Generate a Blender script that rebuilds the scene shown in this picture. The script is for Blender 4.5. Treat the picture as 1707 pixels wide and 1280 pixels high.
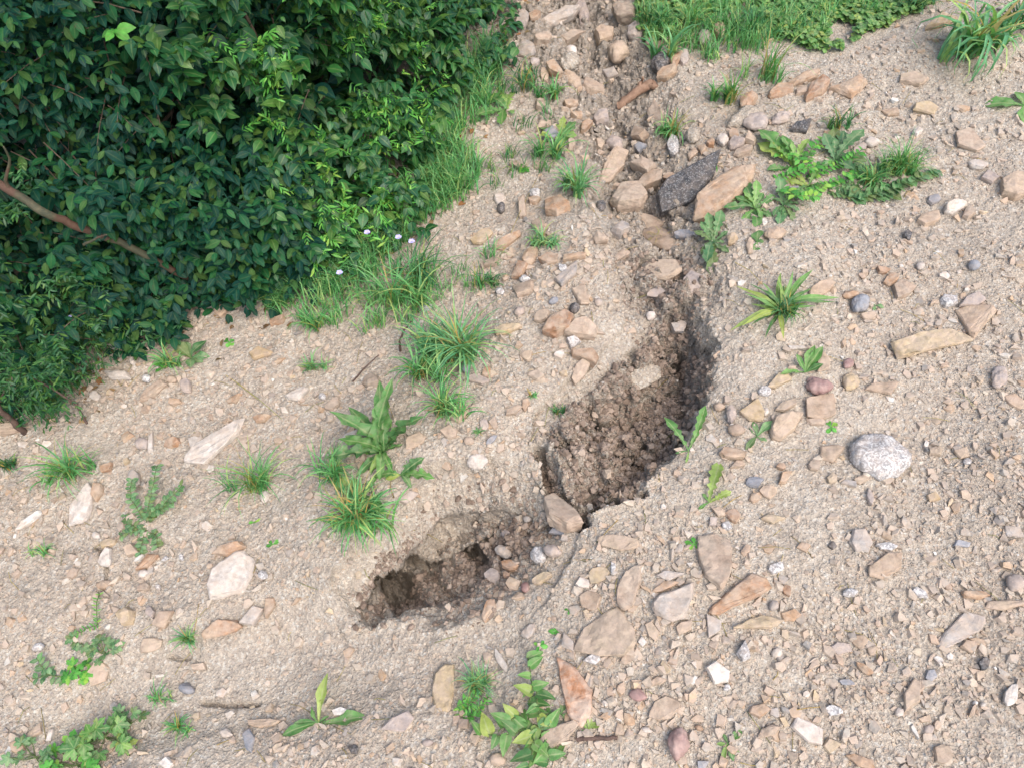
import bpy, bmesh, math, random
import numpy as np
from mathutils import Vector, Matrix
from mathutils.bvhtree import BVHTree

# ------------------------------------------------------------------ camera, sky, sun, exposure
for o in list(bpy.data.objects): bpy.data.objects.remove(o)
scene = bpy.context.scene
C = scene.collection
PITCH = math.radians(52.0); HF = math.radians(33.5); CAMZ = 1.45
TH = math.tan(HF); FPX = 853.5 / TH
cam_d = bpy.data.cameras.new('camera'); cam = bpy.data.objects.new('camera', cam_d); C.objects.link(cam)
cam.location = (0, 0, CAMZ); cam.rotation_euler = (math.pi/2 - PITCH, 0, 0)
cam_d.sensor_width = 36; cam_d.lens = 18 / TH; cam_d.clip_start = .02; cam_d.clip_end = 500
scene.camera = cam
SUN_EL, SUN_AZ = math.radians(56), math.radians(148)      # azimuth clockwise from +Y
world = bpy.data.worlds.new('World'); scene.world = world; world.use_nodes = True
wn = world.node_tree; bgn = wn.nodes['Background']
sky = wn.nodes.new('ShaderNodeTexSky'); sky.sky_type = 'NISHITA'; sky.sun_disc = False
sky.sun_elevation = SUN_EL; sky.sun_rotation = SUN_AZ; sky.air_density = 1.0; sky.dust_density = 4.0; sky.ozone_density = 1.0
wn.links.new(sky.outputs[0], bgn.inputs[0]); bgn.inputs[1].default_value = 0.15
sun_d = bpy.data.lights.new('sun', 'SUN'); sun = bpy.data.objects.new('sun', sun_d); C.objects.link(sun)
sun_d.energy = 0.8; sun_d.angle = math.radians(50); sun_d.color = (1, .985, .96)
sd = Vector((math.sin(SUN_AZ)*math.cos(SUN_EL), math.cos(SUN_AZ)*math.cos(SUN_EL), math.sin(SUN_EL)))
sun.rotation_euler = sd.to_track_quat('Z', 'Y').to_euler(); sun.location = sd * 10
scene.view_settings.view_transform = 'Standard'; scene.view_settings.look = 'None'
scene.view_settings.gamma = 1; scene.view_settings.exposure = 1.16
scene.render.engine = 'CYCLES'
scene.cycles.max_bounces = 6

rng = np.random.default_rng(7); R = random.Random(11)

# ------------------------------------------------------------------ pixel (photo 1707x1280) -> ray
FW = np.array([0, math.cos(PITCH), -math.sin(PITCH)]); UP = np.array([0, math.sin(PITCH), math.cos(PITCH)]); RT = np.array([1., 0, 0])
CP = np.array([0, 0, CAMZ])
SX, SY = 0.13, 0.10
def ray(px, py):
    d = FW + RT*((px-853.5)/FPX) + UP*((640-py)/FPX)
    return d
def PW(px, py, h=0.0):                                   # pixel -> plan point on the mean slope
    d = ray(px, py); t = (CAMZ - h) / (SX*d[0] + SY*d[1] - d[2])
    p = CP + d*t
    return (p[0], p[1])

# ------------------------------------------------------------------ numpy noise
def _h(ix, iy, iz, s):
    n = (ix.astype(np.int64)*374761393 + iy.astype(np.int64)*668265263 + iz.astype(np.int64)*2147483647 + s*974634777) & 0xffffffff
    n = ((n ^ (n >> 13)) * 1274126177) & 0xffffffff
    n = ((n ^ (n >> 16)) * 2246822519) & 0xffffffff
    return ((n ^ (n >> 15)) & 0xffffff) / float(0xffffff)
def vn2(x, y, f, s=0):
    x = x*f; y = y*f; ix = np.floor(x); iy = np.floor(y); fx = x-ix; fy = y-iy
    fx = fx*fx*fx*(fx*(fx*6-15)+10); fy = fy*fy*fy*(fy*(fy*6-15)+10); z = np.zeros_like(ix)
    a = _h(ix, iy, z, s); b = _h(ix+1, iy, z, s); c = _h(ix, iy+1, z, s); d = _h(ix+1, iy+1, z, s)
    return (a+(b-a)*fx + (c-a)*fy + (a-b-c+d)*fx*fy)*2-1
def fbm(x, y, f, o=4, s=0, g=.5):
    r = 0; a = 1; t = 0
    for k in range(o):
        r = r + a*vn2(x+k*3.1, y-k*1.7, f, s+k*17); t += a; a *= g; f *= 2.03
    return r/t
def worley2(x, y, f, s=0):                               # F1, F2-F1, cell random
    x = x*f; y = y*f; ix = np.floor(x); iy = np.floor(y); z = np.zeros_like(ix)
    d1 = np.full(x.shape, 9.); d2 = np.full(x.shape, 9.); rr = np.zeros(x.shape)
    for i in (-1, 0, 1):
        for j in (-1, 0, 1):
            cx = ix+i; cy = iy+j
            qx = cx + _h(cx, cy, z, s); qy = cy + _h(cx, cy, z, s+5)
            d = np.hypot(qx-x, qy-y); nr = d < d1
            d2 = np.where(nr, d1, np.minimum(d2, d)); d1 = np.where(nr, d, d1)
            rr = np.where(nr, _h(cx, cy, z, s+9), rr)
    return d1, d2-d1, rr
def worley3(x, y, z, f, s=0):
    x = x*f; y = y*f; z = z*f; ix = np.floor(x); iy = np.floor(y); iz = np.floor(z)
    d1 = np.full(x.shape, 9.); rr = np.zeros(x.shape)
    for i in (-1, 0, 1):
        for j in (-1, 0, 1):
            for k in (-1, 0, 1):
                cx = ix+i; cy = iy+j; cz = iz+k
                d = (cx+_h(cx, cy, cz, s)-x)**2 + (cy+_h(cx, cy, cz, s+5)-y)**2 + (cz+_h(cx, cy, cz, s+7)-z)**2
                nr = d < d1; d1 = np.where(nr, d, d1); rr = np.where(nr, _h(cx, cy, cz, s+9), rr)
    return np.sqrt(d1), rr
def ss(t): t = np.clip(t, 0, 1); return t*t*(3-2*t)
def dpoly(x, y, pts):
    d = np.full(x.shape, 1e9)
    for (ax, ay), (bx, by) in zip(pts[:-1], pts[1:]):
        ux, uy = bx-ax, by-ay; l = ux*ux+uy*uy+1e-12
        t = np.clip(((x-ax)*ux+(y-ay)*uy)/l, 0, 1)
        d = np.minimum(d, np.hypot(x-ax-t*ux, y-ay-t*uy))
    return d
def inside(x, y, pts):
    c = np.zeros(x.shape, bool); n = len(pts)
    for i in range(n):
        (ax, ay), (bx, by) = pts[i], pts[(i+1) % n]
        if ay == by: continue
        m = ((ay > y) != (by > y)) & (x < (bx-ax)*(y-ay)/(by-ay)+ax)
        c ^= m
    return c
def W(pts): return [PW(*p) for p in pts]

# ------------------------------------------------------------------ materials
def new_mat(name):
    m = bpy.data.materials.new(name); m.use_nodes = True
    return m, m.node_tree, m.node_tree.nodes['Principled BSDF']
def N(nt, typ, **kw):
    n = nt.nodes.new(typ)
    for k, v in kw.items():
        if k.startswith('i_'):
            key = k[2:]; key = int(key) if key.isdigit() else key
            n.inputs[key].default_value = v
        else: setattr(n, k, v)
    return n
def ramp(nt, stops, interp='LINEAR'):
    n = nt.nodes.new('ShaderNodeValToRGB'); r = n.color_ramp; r.interpolation = interp
    while len(r.elements) < len(stops): r.elements.new(.5)
    for e, (p, c) in zip(r.elements, stops):
        e.position = p; e.color = (c[0], c[1], c[2], 1) if not isinstance(c, (int, float)) else (c, c, c, 1)
    return n
def mixc(nt, fac, a, b, mode='MIX'):
    n = nt.nodes.new('ShaderNodeMix'); n.data_type = 'RGBA'; n.blend_type = mode
    for sock, v in ((n.inputs[0], fac), (n.inputs[6], a), (n.inputs[7], b)):
        if isinstance(v, bpy.types.NodeSocket): nt.links.new(v, sock)
        elif isinstance(v, (int, float)): sock.default_value = v
        else: sock.default_value = (v[0], v[1], v[2], 1)
    return n.outputs[2]
def noise(nt, vec, scale, detail=4, rough=.55, dist=0):
    n = N(nt, 'ShaderNodeTexNoise', i_Scale=scale, i_Detail=detail, i_Roughness=rough, i_Distortion=dist)
    nt.links.new(vec, n.inputs['Vector']); return n.outputs[0]
def voro(nt, vec, scale, out='Distance', feature='F1'):
    n = N(nt, 'ShaderNodeTexVoronoi', i_Scale=scale, feature=feature); nt.links.new(vec, n.inputs['Vector'])
    return n.outputs[out]
def bump(nt, h, strength, dist, prev=None):
    b = N(nt, 'ShaderNodeBump', i_Strength=strength, i_Distance=dist); nt.links.new(h, b.inputs['Height'])
    if prev is not None: nt.links.new(prev, b.inputs['Normal'])
    return b.outputs[0]

def mat_soil():
    m, nt, p = new_mat('soil'); L = nt.links.new
    tc = nt.nodes.new('ShaderNodeTexCoord').outputs['Object']
    big = noise(nt, tc, 1.7, 5); mid = noise(nt, tc, 11, 5, .6); fin = noise(nt, tc, 140, 4, .7)
    base = ramp(nt, [(.32, (0.331, 0.278, 0.217)), (.5, (0.414, 0.356, 0.284)), (.68, (0.479, 0.428, 0.347))]); L(big, base.inputs[0])
    r2 = ramp(nt, [(.35, (0.294, 0.240, 0.188)), (.65, (0.504, 0.443, 0.363))]); L(mid, r2.inputs[0])
    c = mixc(nt, .5, base.outputs[0], r2.outputs[0])
    # grit: cells of mixed mineral colour
    vc = voro(nt, tc, 210, 'Color'); sep = N(nt, 'ShaderNodeSeparateColor'); L(vc, sep.inputs[0])
    gr = ramp(nt, [(0, (0.182, 0.162, 0.136)), (.25, (0.326, 0.274, 0.216)), (.55, (0.462, 0.405, 0.328)), (.78, (0.501, 0.391, 0.282)), (.9, (0.520, 0.501, 0.440)), (1, (0.694, 0.682, 0.615))]); L(sep.outputs[0], gr.inputs[0])
    c = mixc(nt, .42, c, gr.outputs[0])
    vc2 = voro(nt, tc, 75, 'Color'); sep2 = N(nt, 'ShaderNodeSeparateColor'); L(vc2, sep2.inputs[0])
    gr2 = ramp(nt, [(0, (0.241, 0.210, 0.174)), (.5, (0.430, 0.372, 0.299)), (.85, (0.491, 0.408, 0.313)), (1, (0.601, 0.571, 0.501))]); L(sep2.outputs[1], gr2.inputs[0])
    c = mixc(nt, .2, c, gr2.outputs[0])
    fr = ramp(nt, [(.3, .78), (.7, 1.12)]); L(fin, fr.inputs[0])
    c = mixc(nt, 1.0, c, fr.outputs[0], 'MULTIPLY')
    # moist, freshly broken earth; also shade painted beneath the lower pit lip
    at = N(nt, 'ShaderNodeAttribute', attribute_name='damp_shade')
    damp_shade_c = ramp(nt, [(.3, (0.111, 0.088, 0.068)), (.7, (0.268, 0.226, 0.185))]); L(noise(nt, tc, 26, 5, .65), damp_shade_c.inputs[0])
    wc = mixc(nt, .22, damp_shade_c.outputs[0], gr.outputs[0])
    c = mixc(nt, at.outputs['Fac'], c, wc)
    L(c, p.inputs['Base Color'])
    rr = N(nt, 'ShaderNodeMapRange'); L(at.outputs['Fac'], rr.inputs[0]); rr.inputs[3].default_value = .95; rr.inputs[4].default_value = .62
    L(rr.outputs[0], p.inputs['Roughness']); p.inputs['Specular IOR Level'].default_value = .3
    b = bump(nt, voro(nt, tc, 210), .8, .0035)
    b = bump(nt, voro(nt, tc, 430), .6, .0018, b)
    b = bump(nt, fin, .75, .004, b)
    b = bump(nt, noise(nt, tc, 420, 3, .7), .5, .0012, b)
    L(b, p.inputs['Normal'])
    return m

def mat_stone(name, stops, patch=None, patch_amt=.5, rough=.85, speck=None, dust=.35, band=0.0, bumpk=1.0, island=False, spec_scale=160):
    """stone: colour by object random + veins, patches, optional speckle, thin mud coat"""
    m, nt, p = new_mat(name); L = nt.links.new
    tc = nt.nodes.new('ShaderNodeTexCoord').outputs['Object']
    if island: rnd = nt.nodes.new('ShaderNodeNewGeometry').outputs['Random Per Island']
    else: rnd = nt.nodes.new('ShaderNodeObjectInfo').outputs['Random']
    comb = N(nt, 'ShaderNodeVectorMath', operation='ADD'); L(tc, comb.inputs[0])
    sc = N(nt, 'ShaderNodeVectorMath', operation='SCALE'); sc.inputs[0].default_value = (17, 9, 23); L(rnd, sc.inputs['Scale']); 
    L(sc.outputs[0], comb.inputs[1]); v = comb.outputs[0]
    r0 = ramp(nt, stops); L(rnd, r0.inputs[0]); c = r0.outputs[0]
    if patch:
        f = ramp(nt, [(.42, 0.), (.62, 1.)]); L(noise(nt, v, 28, 4, .6, .6), f.inputs[0])
        mm = N(nt, 'ShaderNodeMath', operation='MULTIPLY'); L(f.outputs[0], mm.inputs[0]); mm.inputs[1].default_value = patch_amt
        c = mixc(nt, mm.outputs[0], c, patch)
    if speck:
        vc = voro(nt, v, spec_scale*2, 'Color'); s = N(nt, 'ShaderNodeSeparateColor'); L(vc, s.inputs[0])
        f = ramp(nt, [(0, speck[0]), (.45, speck[1]), (.8, speck[2])], 'CONSTANT'); L(s.outputs[0], f.inputs[0])
        c = mixc(nt, .62, c, f.outputs[0])
    n2 = noise(nt, v, 75, 6, .68); f2 = ramp(nt, [(.3, .66), (.7, 1.22)]); L(n2, f2.inputs[0]); c = mixc(nt, 1, c, f2.outputs[0], 'MULTIPLY')
    if band:
        mp = N(nt, 'ShaderNodeMapping'); L(v, mp.inputs[0]); mp.inputs['Scale'].default_value = (1, 1, 9); mp.inputs['Rotation'].default_value = (.3, .4, 0)
        nb = noise(nt, mp.outputs[0], 60, 3, .6); f3 = ramp(nt, [(.35, .72), (.6, 1.1)]); L(nb, f3.inputs[0]); c = mixc(nt, band, c, f3.outputs[0], 'MULTIPLY')
    if dust:
        dust = dust*1.25
        fd = ramp(nt, [(.40, 0.), (.66, 1.)]); L(noise(nt, v, 46, 5, .7), fd.inputs[0])
        mm = N(nt, 'ShaderNodeMath', operation='MULTIPLY'); L(fd.outputs[0], mm.inputs[0]); mm.inputs[1].default_value = dust*1.6; mm.use_clamp = True
        c = mixc(nt, mm.outputs[0], c, (.42, .325, .25))
    L(c, p.inputs['Base Color']); p.inputs['Roughness'].default_value = rough; p.inputs['Specular IOR Level'].default_value = .3
    b = bump(nt, noise(nt, v, 60, 5, .62), .5*bumpk, .006)
    b = bump(nt, noise(nt, v, 300, 4, .7), .5*bumpk, .0016, b)
    L(b, p.inputs['Normal'])
    return m

def mat_leaf(name, cols, rough=.5, trans=.22, rib=(.25, .33, .12), ribamt=.35, spec=.32, dusty=0):
    m, nt, p = new_mat(name); L = nt.links.new
    g = nt.nodes.new('ShaderNodeNewGeometry'); tc = nt.nodes.new('ShaderNodeTexCoord').outputs['Object']
    cols = list(cols)+[tuple(min(.6, v) for v in (cols[-1][0]*1.7+.02, cols[-1][1]*1.1, cols[-1][2]*.9))]; r = ramp(nt, [(i/(len(cols)-1)*.97, c) for i, c in enumerate(cols)])
    oi = nt.nodes.new('ShaderNodeObjectInfo'); ad = N(nt, 'ShaderNodeMath', operation='ADD'); L(g.outputs['Random Per Island'], ad.inputs[0]); L(oi.outputs['Random'], ad.inputs[1]); fc = N(nt, 'ShaderNodeMath', operation='FRACT'); L(ad.outputs[0], fc.inputs[0]); L(fc.outputs[0], r.inputs[0])
    f = ramp(nt, [(.3, .72), (.7, 1.25)]); L(noise(nt, tc, 55, 3, .6), f.inputs[0])
    c = mixc(nt, 1, r.outputs[0], f.outputs[0], 'MULTIPLY')
    at = N(nt, 'ShaderNodeAttribute', attribute_name='rib'); fr = ramp(nt, [(.8, 0.), (1., 1.)]); L(at.outputs['Fac'], fr.inputs[0])
    mm = N(nt, 'ShaderNodeMath', operation='MULTIPLY'); L(fr.outputs[0], mm.inputs[0]); mm.inputs[1].default_value = ribamt
    c = mixc(nt, mm.outputs[0], c, rib)
    bl = ramp(nt, [(.60, 0.), (.70, .75)]); L(noise(nt, tc, 95, 4, .7, .8), bl.inputs[0]); c = mixc(nt, bl.outputs[0], c, (cols[0][0]*1.6+.05, cols[0][1]*.75+.03, .025))
    if dusty:
        du_ = ramp(nt, [(.45, 0.), (.75, dusty)]); L(noise(nt, tc, 60, 5, .75), du_.inputs[0]); c = mixc(nt, du_.outputs[0], c, (.38, .32, .23))
    L(c, p.inputs['Base Color']); p.inputs['Roughness'].default_value = rough; p.inputs['Specular IOR Level'].default_value = spec
    t = N(nt, 'ShaderNodeBsdfTranslucent'); c2 = mixc(nt, 1, c, (1.5, 1.7, .7), 'MULTIPLY'); L(c2, t.inputs[0])
    ms = N(nt, 'ShaderNodeMixShader', i_0=trans); L(p.outputs[0], ms.inputs[1]); L(t.outputs[0], ms.inputs[2])
    L(ms.outputs[0], nt.nodes['Material Output'].inputs[0])
    b = bump(nt, noise(nt, tc, 260, 2, .5), .35, .0015); L(b, p.inputs['Normal'])
    return m
def mat_bark(name, a, b, sc=60, patch=None):
    m, nt, p = new_mat(name); L = nt.links.new
    tc = nt.nodes.new('ShaderNodeTexCoord').outputs['Object']
    n = noise(nt, tc, sc, 5, .65, .4); r = ramp(nt, [(.35, a), (.65, b)]); L(n, r.inputs[0]); c = r.outputs[0]
    if patch:
        f = ramp(nt, [(.5, 0.), (.58, 1.)]); L(noise(nt, tc, 9, 4, .6), f.inputs[0]); c = mixc(nt, f.outputs[0], c, patch)
    L(c, p.inputs['Base Color']); p.inputs['Roughness'].default_value = .8
    L(bump(nt, n, .7, .004), p.inputs['Normal']); return m

SOIL = mat_soil()
MS = {
 'R': mat_stone('rust_sandstone', [(0, (0.295, 0.157, 0.085)), (.35, (0.347, 0.203, 0.114)), (.7, (0.392, 0.253, 0.153)), (1, (0.317, 0.206, 0.129))], (0.394, 0.311, 0.225), .75, band=.5),
 'T': mat_stone('tan_sandstone', [(0, (0.310, 0.236, 0.168)), (.4, (0.364, 0.288, 0.212)), (.7, (0.391, 0.315, 0.241)), (1, (0.306, 0.248, 0.189))], (0.320, 0.201, 0.130), .4, band=.4),
 'O': mat_stone('ochre_sandstone', [(0, (0.390, 0.276, 0.146)), (.5, (0.420, 0.317, 0.183)), (1, (0.379, 0.297, 0.190))], (0.378, 0.324, 0.252), .5, band=.3),
 'P': mat_stone('pinkish_sandstone', [(0, (0.356, 0.250, 0.169)), (.5, (0.401, 0.299, 0.214)), (1, (0.332, 0.262, 0.195))], (0.403, 0.325, 0.230), .5, dust=.4, band=.3),
 'G': mat_stone('grey_shale', [(0, (0.281, 0.258, 0.239)), (.5, (0.374, 0.342, 0.310)), (1, (0.415, 0.369, 0.323))], (0.431, 0.339, 0.246), .35, band=.35),
 'L': mat_stone('pale_limestone', [(0, (0.478, 0.432, 0.376)), (1, (0.570, 0.506, 0.441))], (0.374, 0.337, 0.300), .5, dust=.3),
 'W': mat_stone('pale_granite', [(0, (0.435, 0.420, 0.398)), (1, (0.518, 0.496, 0.466))], speck=((0.184, 0.177, 0.177), (0.460, 0.446, 0.423), (0.653, 0.630, 0.601)), dust=.22),
 'Q': mat_stone('white_quartz', [(0, (.56, .52, .47)), (1, (.66, .63, .58))], (.46, .37, .28), .7, dust=.3, rough=.7),
 'D': mat_stone('dark_basalt', [(0, (0.047, 0.047, 0.052)), (1, (0.115, 0.110, 0.110))], speck=((0.032, 0.032, 0.032), (0.084, 0.084, 0.084), (0.209, 0.200, 0.191)), dust=.15, rough=.6),
 'M': mat_stone('maroon_porphyry', [(0, (0.204, 0.114, 0.103)), (1, (0.301, 0.186, 0.166))], (0.429, 0.324, 0.283), .4, dust=.12, rough=.6, bumpk=.5),
 'V': mat_stone('grey_brown_stone', [(0, (.28, .235, .215)), (1, (.36, .31, .28))], (.40, .33, .27), .4, dust=.35),
 'B': mat_stone('blue_grey_slate', [(0, (0.180, 0.189, 0.207)), (1, (0.285, 0.294, 0.312))], dust=.2),
 'A': mat_stone('asphalt', [(0, (.06, .062, .066)), (1, (.07, .072, .076))], (.13, .12, .11), .5, speck=((.04, .04, .043), (.085, .085, .088), (.27, .27, .265)), dust=.12, rough=.6, bumpk=2.6, spec_scale=190),
 'S': SOIL,
}
MS['X'] = mat_stone('veined_rust_stone', [(0, (.36, .175, .09)), (1, (.36, .175, .09))], (.52, .43, .35), .8, dust=.4, band=.5)
GRAVEL = mat_stone('gravel', [(0, (0.263, 0.223, 0.184)), (.12, (0.390, 0.329, 0.257)), (.34, (0.428, 0.365, 0.288)), (.42, (0.405, 0.275, 0.167)), (.5, (0.438, 0.375, 0.298)), (.58, (0.303, 0.283, 0.248)), (.66, (0.419, 0.354, 0.278)), (.74, (0.367, 0.265, 0.189)), (.80, (0.410, 0.354, 0.287)), (.88, (0.217, 0.212, 0.201)), (.92, (0.446, 0.344, 0.213)), (.965, (0.489, 0.455, 0.396)), (1, (0.610, 0.596, 0.544))], dust=.5, island=True)
CRUMB = mat_stone('soil_crumbs', [(0, (.15, .108, .08)), (.45, (.22, .165, .125)), (.8, (.28, .215, .165)), (1, (.35, .28, .22))], dust=.1, island=True)
LF = {
 'dark': mat_leaf('dark_glossy_leaf', [(0.0025, 0.0285, 0.0148), (0.0059, 0.0440, 0.0253), (0.0050, 0.0381, 0.0295), (0.0092, 0.0618, 0.0264), (0.0142, 0.0879, 0.0264)], .55, .14, ribamt=.12, spec=.16),
 'mid': mat_leaf('mid_green_leaf', [(0.0123, 0.0607, 0.0176), (0.0176, 0.0862, 0.0229), (0.0167, 0.0774, 0.0361), (0.0299, 0.1311, 0.0290)], .42, .22),
 'bright': mat_leaf('bright_green_leaf', [(0.0482, 0.2048, 0.0330), (0.0734, 0.2873, 0.0440), (0.0958, 0.3357, 0.0550), (0.1390, 0.3978, 0.0750)], .5, .28),
 'rosette': mat_leaf('rosette_leaf', [(0.0617, 0.1700, 0.0473), (0.0855, 0.2250, 0.0578), (0.1235, 0.2900, 0.0683), (0.0665, 0.1800, 0.0578), (0.1615, 0.3300, 0.0893)], .5, .25, (.36, .42, .20), .6, dusty=.45),
 'blue': mat_leaf('blue_green_leaf', [(.05, .14, .06), (.09, .22, .09), (.13, .27, .10), (.065, .17, .065)], .5, .22, (.32, .38, .2), .5, dusty=.45),
 'grass': mat_leaf('grass_blade', [(0.0484, 0.1777, 0.0552), (0.0704, 0.2403, 0.0782), (0.0977, 0.3040, 0.0874), (0.1417, 0.3553, 0.1115), (0.1839, 0.3800, 0.1426)], .45, .25, spec=.4),
 'darkgrass': mat_leaf('dark_grass_blade', [(0.0238, 0.1026, 0.0414), (0.0382, 0.1425, 0.0517), (0.0578, 0.1881, 0.0667), (0.0859, 0.2280, 0.0736)], .45, .22),
 'bluegrass': mat_leaf('blue_grass_blade', [(0.070, 0.224, 0.098), (0.112, 0.294, 0.126), (0.168, 0.378, 0.154)], .45, .25, spec=.4),
 'straw': mat_leaf('straw_blade', [(.30, .24, .08), (.38, .30, .12), (.22, .24, .07)], .6, .2),
}
BARK = mat_bark('bark', (.05, .035, .025), (.13, .09, .06))
BRANCH = mat_bark('peeled_branch', (.035, .04, .022), (.085, .075, .04), 60, (.085, .045, .028))
TWIG = mat_bark('dark_twig', (.05, .03, .022), (.12, .075, .055))
GTWIG = mat_bark('green_stem', (.06, .10, .03), (.12, .17, .05))
WOOD = mat_bark('weathered_wood', (.16, .09, .055), (.30, .19, .125), 40)

# ------------------------------------------------------------------ object helpers
def tag(o, label=None, cat=None, group=None, kind=None):
    if label: o['label'] = label
    if cat: o['category'] = cat
    if group: o['group'] = group
    if kind: o['kind'] = kind
    return o
def raw_mesh(name, v, f, mat, parent=None, smooth=False, rib=None, loc=(0, 0, 0)):
    """v (n,3), f (m,k) arrays -> one mesh object"""
    v = np.asarray(v, np.float32) - np.asarray(loc, np.float32); f = np.asarray(f, np.int32)
    me = bpy.data.meshes.new(name); k = f.shape[1]
    me.vertices.add(len(v)); me.vertices.foreach_set('co', v.ravel())
    me.loops.add(f.size); me.loops.foreach_set('vertex_index', f.ravel())
    me.polygons.add(len(f)); me.polygons.foreach_set('loop_start', np.arange(0, f.size, k, dtype=np.int32))
    me.polygons.foreach_set('use_smooth', np.full(len(f), smooth, bool))
    me.update(calc_edges=True); me.validate()
    if rib is not None:
        a = me.attributes.new('rib', 'FLOAT', 'POINT'); a.data.foreach_set('value', np.asarray(rib, np.float32))
    me.materials.append(mat)
    o = bpy.data.objects.new(name, me); C.objects.link(o); o.location = loc
    if parent: o.parent = parent; o.location = Vector(loc) - parent.location
    return o
def empty(name, loc):
    o = bpy.data.objects.new(name, None); C.objects.link(o); o.location = loc; o.empty_display_size = .05; return o
class Acc:                                                # accumulates quads
    def __init__(s): s.v = []; s.f = []; s.r = []; s.n = 0
    def add(s, v, f, r=None):
        s.v.append(v); s.f.append(np.asarray(f)+s.n); s.r.append(np.zeros(len(v)) if r is None else r); s.n += len(v)
    def obj(s, name, mat, parent=None, smooth=True, loc=(0, 0, 0)):
        return raw_mesh(name, np.concatenate(s.v), np.concatenate(s.f), mat, parent, smooth, np.concatenate(s.r), loc)
def tube(acc, pts, rad, n=6):
    pts = np.asarray(pts, float); rad = np.broadcast_to(rad, (len(pts),)); rings = []
    for i, p in enumerate(pts):
        t = pts[min(i+1, len(pts)-1)] - pts[max(i-1, 0)]; t = t/(np.linalg.norm(t)+1e-9)
        a = np.cross(t, [0, 0, 1.]) if abs(t[2]) < .95 else np.cross(t, [1., 0, 0]); a /= np.linalg.norm(a); b = np.cross(t, a)
        th = np.arange(n)*2*np.pi/n
        rings.append(p + rad[i]*(np.cos(th)[:, None]*a + np.sin(th)[:, None]*b))
    v = np.concatenate(rings); f = []
    for i in range(len(pts)-1):
        for j in range(n): f.append((i*n+j, i*n+(j+1) % n, (i+1)*n+(j+1) % n, (i+1)*n+j))
    c0 = len(v); v = np.concatenate([v, pts[:1], pts[-1:]]); l = (len(pts)-1)*n
    for j in range(0, n, 1):
        f.append((c0, (j+1) % n, j, c0)); f.append((c0+1, l+j, l+(j+1) % n, c0+1))
    f = [q for q in f if len(set(q)) == 4] + []           # quads only; ends closed below
    # close ends with quads (n even)
    for j in range(0, n-2, 2):
        f.append((0, (j+1), (j+2), (j+3) % n if j+3 < n else 0)) if j+3 < n else None
        f.append((l, l+j+1, l+j+2, l+j+3)) if j+3 < n else None
    acc.add(v[:c0], np.array([q for q in f if max(q) < c0]))
def wander(p0, p1, n, amp, seed=0, sag=0):
    r = np.random.default_rng(seed); p0 = np.array(p0, float); p1 = np.array(p1, float)
    t = np.linspace(0, 1, n)[:, None]; off = r.normal(size=(n, 3))*amp; off[0] = 0; off[-1] *= .5
    off[1:-1] = (off[1:-1]+off[:-2]+off[2:])/2
    p = p0+(p1-p0)*t+off; p[:, 2] -= sag*(4*t*(1-t))[:, 0]*1.0
    return p

# ------------------------------------------------------------------ GROUND: one sheet, fine in the middle
def axis(fine, lo, hi):
    a = [lo]
    while a[-1] < hi: a.append(a[-1] + fine(a[-1]))
    a = np.array(a); s = fine(lo); left = []; x = lo
    while x > -60: s *= 1.16; x -= s; left.append(x)
    s = fine(hi); right = []; x = a[-1]
    while x < 60: s *= 1.16; x += s; right.append(x)
    return np.concatenate([left[::-1], a, right])
xs = axis(lambda x: .0024 if -.36 < x < .52 else .0036 if -1.0 < x < 1.2 else .005, -1.7, 1.75)
ys = axis(lambda y: .0024 if .62 < y < 1.42 else .0034 if y < 1.9 else .005, .12, 3.4)
gx, gy = np.meshgrid(xs, ys)
far_fade = ss((6 - np.hypot(gx, gy-1.5))/3)
wx = gx + .012*fbm(gx, gy, 9, 3, 1) + .004*vn2(gx, gy, 45, 2); wy = gy + .012*fbm(gx, gy, 9, 3, 3) + .004*vn2(gx, gy, 45, 4)
PITMASK = np.zeros_like(gx); DAMP_SHADE = np.zeros_like(gx); D = np.zeros_like(gx); SHX = np.zeros_like(gx); SHY = np.zeros_like(gx)
def sub(pts, m):
    a = np.array(pts); return (gx > a[:, 0].min()-m) & (gx < a[:, 0].max()+m) & (gy > a[:, 1].min()-m) & (gy < a[:, 1].max()+m)
def pit(far, near, dep, wf, wnr, damp_shade=1.0, shift=None, extra=False, bulge=None):
    F = W(far); G = W(near); P = F+G; k = sub(P, .1); x = wx[k]; y = wy[k]
    ins = inside(x, y, P); df = dpoly(x, y, F); dn = dpoly(x, y, G)
    q = np.where(ins, ss(df/wf)*ss(dn/wnr), 0)
    D[k] = np.where(q > 0, (D[k]+dep*q if extra else np.maximum(D[k]*(1-q), dep*q)), D[k]); PITMASK[k] = np.maximum(PITMASK[k], ss(q*3)); DAMP_SHADE[k] = np.maximum(DAMP_SHADE[k], damp_shade*ss(q*1.6))
    if bulge is not None:
        b_ = np.exp(-((q-.33)/.17)**2)*np.where(ins & (df < dn*1.2), 1, 0)*ss(df/.02); SHX[k] += bulge[0]*b_; SHY[k] += bulge[1]*b_
    if shift is not None:
        s = ss((q-.25)/.5)*np.where(ins, ss(1-(df-wf*.5)/.13), 0)
        SHX[k] += shift[0]*s; SHY[k] += shift[1]*s
def stroke(pts, dep, w, damp_shade=0., core=.35, clod=0.):
    P = W(pts); k = sub(P, w+.05); d = dpoly(wx[k], wy[k], P)
    q = ss(1-(d-w*core)/(w*(1-core))); D[k] += dep*q; DAMP_SHADE[k] = np.maximum(DAMP_SHADE[k], damp_shade*q); PITMASK[k] = np.maximum(PITMASK[k], clod*q)

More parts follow.
